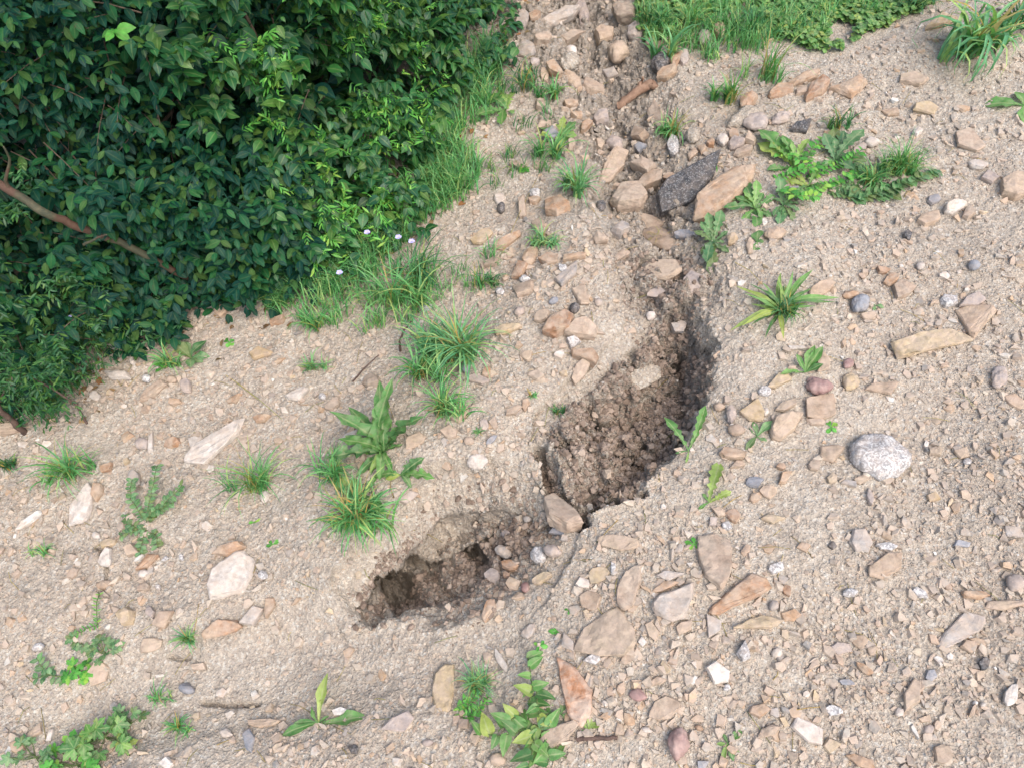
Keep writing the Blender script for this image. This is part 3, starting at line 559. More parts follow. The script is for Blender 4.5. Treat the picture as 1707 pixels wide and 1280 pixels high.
# cobbles and chips: x, y, length, width, angle, thickness (photo px), material, round?
ST = """
1464 764 100 74 -22 12 W r|1130 1240 36 54 0 20 M r|1364 649 42 24 0 14 M r|1354 635 20 11 0 6 M r|1431 511 34 26 20 12 B r|1416 640 28 27 0 10 O r
1100 114 34 26 15 16 D r|1028 95 38 32 10 18 P r|952 88 20 15 0 8 Q r|935 32 66 22 25 10 G|972 26 60 17 98 10 V|1042 28 36 28 0 16 T|953 66 52 20 25 10 T|891 32 20 15 0 10 R|872 37 38 22 55 8 G
946 111 32 26 0 14 S r|1111 126 34 14 20 10 R|1020 126 28 16 0 8 G|955 138 42 18 -50 8 P|950 178 22 18 0 12 R|961 198 20 14 10 10 R|901 178 18 17 0 10 T|916 188 17 14 0 8 G|908 129 16 20 0 8 P|845 111 22 18 30 10 P|891 107 18 14 0 8 V
1097 198 34 50 20 8 T|1027 247 30 24 0 14 V r|1071 282 38 20 0 12 T|1000 242 14 22 10 8 T|951 245 16 18 0 8 P|1124 250 18 26 0 10 W|1077 309 38 32 10 20 T|1000 349 17 15 0 8 D r|930 353 42 26 15 16 R|893 326 20 15 10 8 W r|891 337 22 12 20 8 R|872 349 18 36 -10 10 T|836 351 14 18 0 8 D r|832 336 19 15 0 8 G
845 406 50 20 32 10 R|802 400 38 18 35 6 O|859 277 22 12 0 6 T|896 279 18 12 0 6 T|861 213 18 14 0 4 G|916 228 30 24 20 6 B|866 457 36 19 52 10 R|946 460 54 24 52 8 G|916 437 36 14 10 10 R|956 432 42 12 5 8 R|876 469 19 13 15 8 W r|940 450 15 12 0 6 W|835 489 15 12 0 6 W r|872 486 42 20 15 8 T
923 504 18 11 20 6 B r|958 517 18 17 30 10 D r|866 522 19 15 20 8 V r|970 492 36 28 -30 8 T|997 506 14 14 0 6 G r|903 531 28 14 20 8 P|846 551 54 15 12 8 O|953 573 28 17 10 10 W|879 595 20 16 0 6 P|933 593 19 13 0 7 Q|893 627 24 16 0 6 T|795 633 36 15 -12 6 V|777 618 13 17 0 8 B r|812 622 13 20 -30 6 R|622 638 30 26 20 10 T|738 628 20 14 0 8 G|711 517 20 13 30 8 W
857 685 26 13 30 6 T|876 675 12 20 0 6 R|767 692 28 17 30 8 P|809 709 16 18 0 6 V|824 705 18 20 10 6 T|751 721 26 21 0 8 T|782 736 18 14 0 6 T r|819 734 22 10 45 5 B|797 769 34 28 0 10 L r|746 776 22 17 0 8 T|691 820 26 13 -45 8 R|678 828 38 18 10 6 V|694 736 34 18 35 8 P|1084 529 17 15 0 8 L r|584 729 38 16 28 6 L
934 887 27 18 0 10 B|843 919 30 18 -22 10 G r|901 928 24 27 0 12 W r|924 921 30 20 0 12 V r|825 900 20 20 0 8 T|845 891 17 12 0 7 V r|881 864 14 12 0 8 G r|852 944 25 17 0 8 R|845 959 11 10 0 6 R|859 975 23 20 0 10 P|877 981 15 17 0 8 M r|825 968 32 26 0 12 V|903 965 33 17 25 8 O|866 995 20 11 20 8 R|816 1017 40 17 62 7 R|780 915 26 9 65 6 G|973 972 23 18 0 6 L|1000 958 34 26 20 5 O
1240 201 62 28 20 14 S r|1259 210 44 27 5 12 V r|1300 203 34 17 18 9 V r|1337 215 40 18 25 8 A|1300 156 44 17 18 10 R|1342 134 54 17 18 9 R|1361 155 52 24 38 14 R|1337 156 28 17 0 8 T|1412 153 56 26 12 13 R|1247 177 34 22 32 12 R|1199 57 22 20 0 12 R|1173 70 24 22 30 12 V r|1139 100 20 27 0 9 V|1126 103 16 36 -25 9 R|1204 239 21 17 0 10 L r|1223 229 15 14 0 10 R|1184 242 15 12 0 8 R
1227 243 26 18 0 10 V|1251 235 22 20 0 10 P|1240 256 36 11 15 8 T|1153 260 16 18 0 8 T|1172 253 17 12 0 8 R|1156 232 26 20 40 12 S r|1543 182 42 22 -5 6 O|1522 138 46 18 0 8 P|1484 191 26 14 0 6 P|1605 184 24 9 5 6 R|1613 237 52 32 -10 6 T|1452 241 24 15 0 8 L r|1433 253 28 11 30 6 V|1529 222 20 11 20 6 Q|1589 349 36 18 15 10 Q|1548 368 46 20 22 8 P|1613 358 18 18 0 8 T
1627 277 30 14 0 6 L|1646 299 30 17 0 6 V|1510 397 17 20 0 8 D|1557 335 26 14 20 5 B|1325 325 26 20 0 8 B|1292 394 36 19 0 9 P r|1221 401 20 13 20 8 O|1251 413 15 30 0 8 P|1563 41 60 19 18 8 O|1142 395 36 11 5 7 B|1581 503 34 21 20 8 W|1619 504 44 22 18 6 V|1574 463 21 12 -10 7 Q|1622 446 20 17 0 8 B r|1533 446 15 13 0 6 G r|1503 487 38 27 25 9 T|1485 468 26 20 30 6 R|1416 494 28 12 10 7 R r
1368 484 50 24 20 6 P|1447 530 26 12 0 6 P|1471 453 20 12 0 6 R|1326 583 34 9 0 6 Q|1371 606 22 34 -10 5 T|1299 637 40 22 20 7 O|1474 647 62 22 8 4 T|1663 633 26 38 8 7 V r|1691 671 38 22 -25 5 P|1218 693 18 32 5 9 V r|1199 680 20 15 0 8 P r|1227 719 30 20 0 9 T r|1276 688 11 14 0 7 L r|1311 678 40 16 22 7 P|1361 705 32 16 -10 6 T|1223 759 42 20 -10 12 R|1230 775 26 13 10 7 T|1275 654 20 13 0 8 W
1385 755 42 27 5 8 T|1356 776 22 19 30 7 T|1302 778 17 13 0 7 R|1307 797 30 20 20 10 R|1387 798 17 20 0 7 O|1256 805 28 18 0 6 B|1259 829 19 16 30 8 R|1280 819 26 22 0 6 P|1450 831 14 25 15 6 V|1416 807 26 11 -10 5 G|1433 800 28 14 10 5 T|1543 742 8 13 0 4 Q|1605 757 30 16 0 6 P|1558 755 25 16 0 7 P|1612 771 16 11 0 5 W r|1557 831 26 15 -15 6 O|1412 609 19 15 0 7 M r|1173 919 22 17 0 5 T
1268 1036 80 24 4 9 O|1318 1025 34 20 10 8 R|1187 1043 34 36 0 7 G|1139 1044 28 21 30 8 P|1238 1087 24 40 8 14 W|1294 1089 19 16 0 7 Q r|1211 1146 14 14 0 7 W r|1343 1156 11 10 0 5 Q|1388 1185 26 19 0 8 W|1476 912 34 12 0 6 W|1340 912 28 20 -10 6 P|1387 910 18 12 -15 7 D|1292 948 25 16 20 8 W|1417 988 25 15 0 7 W r|1533 989 31 12 -28 6 W|1624 991 50 15 -3 8 R|1674 1008 66 17 4 7 P|1691 974 34 28 0 8 V r
1615 1077 28 20 0 7 T|1288 1010 17 17 0 10 G r|1309 984 15 20 20 8 R|1399 1080 37 26 10 6 V|1433 1070 28 22 0 5 T|1453 1084 16 14 0 6 T|1519 1156 58 28 68 7 P|1498 1187 17 15 0 7 L r|1383 1244 29 26 0 9 O|1283 1218 42 20 20 8 T|1266 1183 38 22 0 8 R|1292 1188 19 16 -30 6 G|1436 1270 54 19 -18 8 R|1171 1271 22 18 50 6 B|1570 1256 30 30 -30 8 T|1546 1215 19 17 0 6 V r|1560 1208 11 19 10 6 T|1684 1158 22 36 -15 8 Q
1639 1106 18 21 10 7 D|1630 1070 30 13 -20 7 R|1581 1094 13 10 0 6 Q|1412 1137 23 10 -10 5 B|1440 1115 36 11 -35 6 R|1550 1126 18 22 15 5 B|1624 1172 10 9 0 5 Q r|1637 1174 10 9 0 5 Q r|1161 1197 17 13 -10 7 P|1165 1214 15 9 -20 5 R r|1687 888 42 20 -10 6 G|1600 907 26 12 -5 6 B|1199 855 20 13 -15 7 T|1290 865 46 18 15 6 O|1221 860 28 20 -30 8 R|1189 871 20 15 0 7 V|1210 876 20 15 0 8 W
1030 904 62 26 -3 4 P|987 1001 38 32 30 6 T|1109 979 42 14 22 8 R|948 1073 22 32 15 6 G|990 1098 28 20 10 12 W|1047 1098 38 22 15 5 T|795 1221 16 42 -10 6 T|772 1206 26 17 -10 7 T|837 1102 38 14 -62 5 L|664 1206 62 30 25 5 V|714 1238 19 13 0 6 V r|830 1266 27 24 0 10 P r|590 1250 20 15 0 9 D|1107 1181 54 36 35 7 T|1049 1199 18 25 20 7 R|1064 1159 30 22 0 7 M r|1072 1068 16 18 0 7 Q
1087 1053 20 30 30 6 P|1097 1135 24 13 20 6 T|1032 1216 23 22 0 5 T|1010 1193 18 14 0 6 R|1079 1216 20 10 -25 6 L r|1114 961 52 18 5 5 G|1022 947 9 16 0 5 W|1066 951 10 14 -20 5 Q|884 1052 28 16 40 4 G|568 1187 28 13 25 7 Q|386 916 52 22 20 13 R|215 1025 34 30 10 18 O|181 930 16 38 -20 9 L|165 822 14 34 -15 10 R|54 867 52 11 38 6 Q|163 893 14 12 0 7 Q r|180 977 32 17 0 9 T r|123 957 25 13 40 6 T
161 994 18 14 30 7 T|450 1010 17 36 -10 8 R|423 1028 38 28 20 12 G|373 1048 62 26 15 9 R|275 1033 42 24 20 7 T|252 1021 14 20 0 7 V|253 1075 42 24 35 6 P|168 1119 34 44 -35 5 P|316 1149 26 18 -5 12 B r|67 1079 22 13 30 7 W r|440 959 18 15 0 6 W r|242 956 18 14 20 7 L r|248 937 38 16 45 9 R|222 917 20 21 30 12 T|183 907 25 13 15 7 O|265 979 10 9 0 4 W r|304 929 9 10 0 5 W|277 931 14 7 30 4 W
380 1223 22 16 -15 7 L r|416 1233 17 38 10 7 B|440 1206 54 16 0 5 P|86 1226 12 20 -25 7 Q|277 1274 24 17 30 8 Q|327 739 27 18 45 7 L|198 628 40 19 -15 9 L|223 600 8 18 0 6 Q|247 633 14 13 0 8 W r|289 635 15 13 0 8 P r|259 653 46 16 36 9 T|292 672 22 13 0 8 R|311 645 16 23 10 6 V|497 660 38 18 32 8 L|467 603 30 7 40 6 R|437 591 44 17 10 6 O|368 521 22 16 0 9 R|463 538 28 15 15 9 R
393 666 26 10 30 7 R|213 729 26 17 35 7 R|289 739 28 15 15 9 R|240 742 21 21 0 9 V r|254 740 11 34 -5 7 L|178 781 30 12 25 7 R|225 800 22 28 -15 8 G|437 699 30 12 10 8 R|442 828 18 18 0 7 L|161 662 17 16 0 6 L|191 578 17 14 0 7 L|136 598 17 17 0 8 D|40 742 16 13 0 5 Q|20 716 52 17 5 8 T|539 663 13 11 0 6 W r|557 675 28 16 35 6 T|335 1110 30 16 0 7 T|240 980 26 15 20 7 T|60 1220 46 14 40 6 P|20 920 16 8 60 4 P|905 68 42 20 35 12 T|880 90 30 22 10 12 G|1005 62 34 26 20 14 P|988 152 40 22 -30 10 T|1004 200 28 22 10 12 V|1066 226 26 20 0 12 T|975 215 28 16 40 10 R|1090 78 30 20 0 12 T|1062 60 28 22 30 12 V|905 212 30 14 20 8 T|925 120 28 18 -20 10 R|1082 380 44 26 -10 14 T|1036 385 30 20 20 12 G|1000 400 26 18 0 10 T|1035 430 34 20 30 12 T|1120 300 24 16 0 10 R|1068 250 24 18 20 12 B|900 380 26 20 0 10 P|885 430 34 20 40 10 R|820 440 28 16 30 8 T|1130 545 26 20 0 12 G|1090 490 30 18 10 10 V|30 1245 30 22 20 8 P
"""
LM = [  # landmarks a reader can find in the photo
 (1145,305,'the black asphalt chunk'), (1205,325,'the big orange slab behind the asphalt'), (1464,764,'the big round pale cobble'), (1550,571,'the long curved ochre slab'),
 (1300,510,'the narrow-leaved plantain'), (1345,290,'the toothed dandelion clump'), (1190,830,'the small weed at the pit rim'), (1130,1240,'the maroon cobble'), (1187,930,'the red-edged slab'),
 (1230,991,'the long orange diagonal slab'), (1010,1055,'the widest foreground slab'), (962,1155,'the white-veined red stone'), (885,1190,'the bindweed'), (741,1145,'the tall ochre slab'),
 (530,1205,'the four-leaved seedling'), (390,957,'the biggest pale grey slab'), (360,742,'the long pale grey slab'), (140,845,'the tall beige slab at left'), (170,1225,'the lobed-leaf mallow'),
 (640,740,'the broad-leaved dock'), (760,590,'the large grass tuft on the crest'), (590,870,'the grass tuft over the lower pit'), (960,315,'the blue-green grass tuft'), (945,550,'the pair of rusty blocks'),
 (1065,632,'the earth clod in the upper pit'), (680,965,'the dark cave hole'), (1625,75,'the large drooping grass clump'), (1213,1240,'the star-shaped seedling'), (1601,1050,'the pale olive slab'),
 (1340,610,'the pale-leaved weed'), (1364,655,'the red-pink cobble'), (1065,165,'the rusty driftwood'), (420,800,'the wispy grass tuft at left'), (120,790,'the grass tuft near the left edge'),
 (250,850,'the trailing vetch'), (1028,94,'the round pink-beige cobble in the rill'), (300,590,'the weed near the hedge foot'), (1490,290,'the fine dense grass cushion'), (128,1120,'the small bright geranium'), (900,930,'the two cobbles in the lower pit')]
CN = {'R':'rusty orange','T':'tan','O':'ochre','P':'pinkish-tan','G':'grey-tan','L':'pale beige','W':'speckled white-grey','Q':'white','D':'black','M':'maroon','V':'brownish-grey','B':'blue-grey','A':'black speckled asphalt','S':'earth-coloured'}
USED = {}
def describe(x, y, ln, wd, mt, rd):
    sz = 'tiny' if ln < 14 else 'small' if ln < 24 else 'medium' if ln < 44 else 'large'
    sh = ('oval pebble' if ln > wd*1.25 else 'round pebble') if rd and ln < 30 else 'rounded cobble' if rd else 'sliver' if ln > 2.6*wd or wd > 2.6*ln else 'angular chip' if ln < 26 else 'flat stone' if ln < 44 else 'slab'
    near = sorted(LM, key=lambda q: math.hypot(q[0]-x, q[1]-y))
    near = [q for q in near if math.hypot(q[0]-x, q[1]-y) > 18]
    def rel(q):
        dx, dy = x-q[0], q[1]-y; d = math.hypot(dx, dy); a = (math.degrees(math.atan2(dy, dx))+360) % 360
        w = ['right of', 'above and right of', 'above', 'above and left of', 'left of', 'below and left of', 'below', 'below and right of'][int((a+22.5)//45) % 8]
        return ('close ' if d < 75 else '' if d < 160 else 'well ')+w
    def trim(s): return s if len(s.split()) <= 16 else None
    for cand in [f'{sz} {CN[mt]} {sh} {rel(near[0])} {near[0][2]}', f'{sz} {CN[mt]} {sh} {rel(near[1])} {near[1][2]}', f'{sz} {CN[mt]} {sh} {rel(near[2])} {near[2][2]}', f'{sz} {CN[mt]} {sh} {rel(near[3])} {near[3][2]}', f'{sz} {CN[mt]} {sh} between {near[0][2]} and {near[1][2]}']:
        c = trim(cand)
        if c and c not in USED: USED[c] = 1; return c
    return f'{sz} {CN[mt]} {sh} {rel(near[0])} {near[0][2]}'
made = []
for i, (poly, th, mt, nm, lb, ct) in enumerate(BIG):
    cx = sum(p[0] for p in poly)/len(poly); cy = sum(p[1] for p in poly)/len(poly)
    sc_ = .92 if i < 2 else 1.1; poly = [(cx+(p[0]-cx)*sc_, cy+(p[1]-cy)*sc_) for p in poly]
    o = stone(nm, poly, cx, cy, th, MS[mt], False, 100+i, sink=.1); tag(o, lb, ct, None if ct in ('asphalt chunk', 'clod') else 'loose stones on the slope'); made.append(o)
i = 0
for tok in ST.replace('\n', '|').split('|'):
    q = tok.split()
    if not q: continue
    x, y, ln, wd, an, th = map(float, q[:6]); mt = q[6]; rd = len(q) > 7; i += 1
    special = {(1464, 764): 'biggest round cobble, pale grey-white, half sunk in the right slope', (1130, 1240): 'smooth maroon egg-shaped cobble at the bottom edge', (1364, 649): 'red-pink cobble with a dark spot sitting on the square tan slab'}
    nm = 'soil_clod' if mt == 'S' else 'cobble' if rd and ln >= 24 else 'pebble' if rd else 'flat_stone' if ln >= 34 else 'stone_chip'
    o = stone(nm, outline(x, y, ln*(1.04 if rd else 1.12), wd*(1.04 if rd else 1.12), an, i*13+5, rd), x, y, th*1.15, MS[mt], rd, i, sink=.25 if rd else .15)
    lb = special.get((int(x), int(y))) or describe(x, y, ln, wd, mt, rd)
    tag(o, lb, 'clod' if mt == 'S' else 'stone', 'earth clods' if mt == 'S' else 'loose stones on the slope'); made.append(o)
print('stones', len(made))

# ------------------------------------------------------------------ gravel and crumbs: beyond counting
def chip_templates(n, seed, flat):
    out = []
    for k in range(n):
        r = random.Random(seed+k); bm = bmesh.new()
        f = r.uniform(*flat); e = r.uniform(.55, 1)
        if flat[0] > .5:
            for _ in range(18):
                v = Vector((r.gauss(0, 1), r.gauss(0, 1), r.gauss(0, 1))).normalized()*r.uniform(.75, 1.1); bm.verts.new((v.x, v.y*e, v.z*f))
        else:
            e = r.uniform(.4, .95); m_ = r.choice((3, 4, 5, 5, 6)); p_ = r.random()*6.28
            for q_ in range(m_):
                a_ = p_+(q_+r.uniform(-.42, .42))*6.283/m_; k_ = r.uniform(.6, 1.15)
                for z_, s_ in ((-f, r.uniform(.7, 1.05)), (f*r.uniform(.5, 1.2), r.uniform(.6, 1.05))): bm.verts.new((math.cos(a_)*k_*s_, math.sin(a_)*k_*e*s_, z_))
        hull(bm); bm.normal_update(); bmesh.ops.triangulate(bm, faces=bm.faces[:]); bm.verts.ensure_lookup_table(); bm.verts.index_update()
        out.append((np.array([v.co for v in bm.verts]), np.array([[v.index for v in f_.verts] for f_ in bm.faces]))); bm.free()
    return out
def scatter_chips(name, n, region, smin, smax, alpha, mat, label, seed, keep, flat=(.16, .5), sinkk=.34, zone=None):
    g = np.random.default_rng(seed); T = chip_templates(36, seed, flat); V = []; F = []; c = 0; m = 0; tries = 0
    while m < n and tries < n*6:
        tries += 1; x, y = region(g)
        if not keep(x, y, g): continue
        l, nn = down(x, y); s = min(smax, smin*(1-g.random())**(-1/alpha)*(zone(x, y) if zone else 1))*.5
        tv, tf = T[g.integers(len(T))]
        nz = (nn + NB*1.1 + Vector(g.normal(0, .36, 3))).normalized(); a = Vector((math.cos(t_ := g.random()*6.283), math.sin(t_), 0)); a = (a-nz*a.dot(nz)).normalized(); b = nz.cross(a)
        M = np.array([a, b, nz])
        V.append(tv*s @ M + np.array(l + nz*s*(.5-sinkk)*.7)); F.append(tf+c); c += len(tv); m += 1
    return tag(raw_mesh(name, np.concatenate(V), np.concatenate(F), mat), label, 'gravel' if 'gravel' in name else 'earth crumbs', kind='stuff')
def interp(A, x, y):
    i = min(max(np.searchsorted(xs, x)-1, 0), nx-1); j = min(max(np.searchsorted(ys, y)-1, 0), ny-1); return A[j, i]
def region_view(g):
    while True:
        y = .2 + 3.0*g.random()**1.25; x = (g.random()*2-1)*(.98+.36*y)
        if y > 2.3 and g.random() < .35: continue
        return x, y
SILT = ss(fbm(gx, gy, 4.2, 3, 141)*2.2-.1)
dens = lambda x, y, g: g.random() < (1-.72*float(interp(SILT, x, y)))* (1-.8*interp(PITMASK, x, y))*(1-.75*min(1, interp(mud, x, y)*1.5))*(.45+.75*float(ss(vn2(np.array([x]), np.array([y]), 5, 77)*.5+.5)[0]))
ROCKY = ss(1-dpoly(gx, gy, W([(900, -60), (960, 40), (1020, 150), (1060, 260), (1080, 380), (940, 450), (860, 480)]))/.22)*.75 + ss(1-dpoly(gx, gy, W([(160, 700), (300, 600), (440, 560)]))/.35)*.45 + ss(1-dpoly(gx, gy, W([(1180, 270), (1300, 190), (1420, 150)]))/.12)*.5 + ss(1-dpoly(gx, gy, W([(1000, 980), (1150, 1000), (1250, 1150), (1000, 1150)]))/.3)*.35
scatter_chips('gravel', 104000, region_view, .0032, .027, 1.8, GRAVEL, 'small mixed gravel and stone chips strewn over the whole slope', 5, dens, zone=lambda x, y: 1+float(interp(ROCKY, x, y)))
def region_pit(g): 
    px, py = g.uniform(540, 1210), g.uniform(430, 1080); return PW(px, py)
scatter_chips('earth_crumbs', 24000, region_pit, .0030, .019, 2.0, CRUMB, 'dark moist crumbs of earth covering the floors of both pits', 6, lambda x, y, g: g.random() < interp(PITMASK, x, y)*min(1, .04+1.1*float(interp(DAMP_SHADE, x, y))**1.6), (.6, .95), .2)

# ------------------------------------------------------------------ PLANTS
def leaf_t(prof, fold=.35, droop=.25, wave=0., cols=2):
    """leaf along +y, unit length; prof = half widths; returns v, quads, rib"""
    n = len(prof); v = []; r = []; k = cols*2+1
    for i, w in enumerate(prof):
        y = i/(n-1)
        for j in range(-cols, cols+1):
            u = j/cols; x = u*w
            v.append((x, y - (.0 if abs(u) < 1 else 0), abs(x)*fold - droop*y*y + wave*math.sin(i*1.9+j)*abs(u)*w)); r.append(1-abs(u))
    f = [(i*k+j, i*k+j+1, (i+1)*k+j+1, (i+1)*k+j) for i in range(n-1) for j in range(k-1)]
    return np.array(v, float), np.array(f), np.array(r)
ELL = leaf_t([.01, .15, .235, .26, .225, .14, .01], .18, .32, 0, 1)
OVA = leaf_t([.02, .25, .33, .32, .24, .12, .005], .18, .35, 0, 1)
LAN = leaf_t([.015, .06, .09, .105, .10, .08, .05, .005], .3, .45, .2, 1)
SPA = leaf_t([.02, .05, .07, .12, .18, .21, .19, .12, .01], .35, .35, .25, 2)
DAN = leaf_t([.02, .05, .03, .10, .05, .15, .08, .19, .12, .22, .17, .20, .10, .005], .3, .4, .3, 2)
HEART = leaf_t([.05, .36, .40, .34, .24, .13, .005], .25, .25, 0, 2)
HEART[0][:, 1] -= np.where(HEART[2] == 0, .10, 0)*np.where(HEART[0][:, 1] < .4, 1, 0)
NEEDLE = leaf_t([.02, .07, .09, .07, .005], .3, .15, 0, 1)
def palm():                                              # deeply cut palmate leaf: 5 cut lobes joined
    V = []; F = []; Rb = []; c = 0
    for a in (-100, -50, 0, 50, 100):
        v, f, r = leaf_t([.02, .10, .17, .30, .18, .27, .12, .02], .15, .12, .1, 1)
        s = 1-abs(a)/330; t = math.radians(a); v = v*s; x = v[:, 0]*math.cos(t)+v[:, 1]*math.sin(t); y = -v[:, 0]*math.sin(t)+v[:, 1]*math.cos(t)
        V.append(np.stack([x, y, v[:, 2]], 1)); F.append(f+c); Rb.append(r); c += len(v)
    return np.concatenate(V), np.concatenate(F), np.concatenate(Rb)
PALM = palm()
DOCK = leaf_t([.02,.04,.05,.09,.12,.16,.15,.19,.17,.20,.16,.14,.08,.005], .4, .55, .6, 2)
def frames(d, n):
    d = d/np.linalg.norm(d, axis=1, keepdims=True); s = np.cross(d, n); s /= (np.linalg.norm(s, axis=1, keepdims=True)+1e-9); n2 = np.cross(s, d)
    return np.stack([s, d, n2], 1)                        # rows
def inst(acc, tpl, P, Dr, Nr, S):
    tv, tf, tr = tpl; M = frames(Dr, Nr); S = np.broadcast_to(S, (len(P),))
    v = np.einsum('vi,nij->nvj', tv, M)*S[:, None, None] + P[:, None, :]
    f = tf[None]+(np.arange(len(P))*len(tv))[:, None, None]
    acc.add(v.reshape(-1, 3), f.reshape(-1, tf.shape[1]), np.tile(tr, len(P)))
def blades(acc, base, nb, H, spread, width, seed, droop=.55, r0=.012, updir=(0, 0, 1)):
    g = np.random.default_rng(seed); n = 7; base = np.array(base)
    az = g.random(nb)*6.283; L = H*g.uniform(.45, 1.1, nb); el = g.uniform(.15, 1., nb)**.7*spread
    rr = r0*np.sqrt(g.random(nb)); a2 = g.random(nb)*6.283
    b = base + np.stack([np.cos(a2)*rr, np.sin(a2)*rr, -.003*np.ones(nb)], 1)
    t = np.linspace(0, 1, n)
    lean = el[:, None]*(t[None]*.9 + droop*t[None]**2)    # angle from vertical grows along the blade
    ds = L[:, None]/(n-1); hx = np.cumsum(np.sin(lean)*ds, 1)-np.sin(lean[:, :1])*ds; hz = np.cumsum(np.cos(lean)*ds, 1)-np.cos(lean[:, :1])*ds
    tw = g.normal(0, .25, nb)[:, None]*t[None]
    X = b[:, 0:1]+hx*np.cos(az[:, None]+tw); Y = b[:, 1:2]+hx*np.sin(az[:, None]+tw); Zz = b[:, 2:3]+hz
    w = width*g.uniform(.6, 1.2, nb)[:, None]*(1-t[None]**2.2)*.5*np.minimum(1, .5+t*3)[None] + .00015
    sx = -np.sin(az)[:, None]; sy = np.cos(az)[:, None]
    L_ = np.stack([X-w*sx, Y-w*sy, Zz+w*.5], -1); M_ = np.stack([X, Y, Zz], -1); R_ = np.stack([X+w*sx, Y+w*sy, Zz+w*.5], -1)
    v = np.stack([L_, M_, R_], 2).reshape(-1, 3); k = 3
    f1 = np.array([(i*k+j, i*k+j+1, (i+1)*k+j+1, (i+1)*k+j) for i in range(n-1) for j in range(2)])
    f = (f1[None]+(np.arange(nb)*n*3)[:, None, None]).reshape(-1, 4)
    acc.add(v, f, np.zeros(len(v)))
TG = 'grass tufts on the slope'
def tuft(px, py, h, w, nb, mat, label, seed, blade=3.0, spread=1.0, straw=0, droop=.6, group=TG):
    l, _ = hit(px, py); m = mpp(l); root = None; acc = Acc(); straw = max(straw, int(nb*.12)) if mat != 'straw' else 0
    g_ = random.Random(seed); ns = max(3, min(9, int(w/18)))
    for q_ in range(ns):
        ox = g_.uniform(-.44, .44)*w if q_ else 0; oy = g_.uniform(-.10, .16)*w if q_ else 0; l2, _ = hit(px+ox, py-oy)
        blades(acc, l2, max(5, int(nb*(.42 if q_ == 0 else .9/(ns-1)))), h*m*(1.3 if q_ == 0 else g_.uniform(.6, 1.2)), spread*g_.uniform(1.1, 1.55), blade*m*1.02, seed+q_*71, droop*g_.uniform(1.2, 2.1), w*m*.10)
    if straw:
        root = empty('grass_tuft', l); acc.obj('blades', LF[mat], root, True, l); a2 = Acc(); blades(a2, l, straw, h*m*1.1, spread, blade*m*.8, seed+1, droop, w*m*.16); a2.obj('dry_blades', LF['straw'], root, True, l)
    else: root = acc.obj('grass_tuft', LF[mat], None, True, l)
    return tag(root, label, 'grass tuft', group)
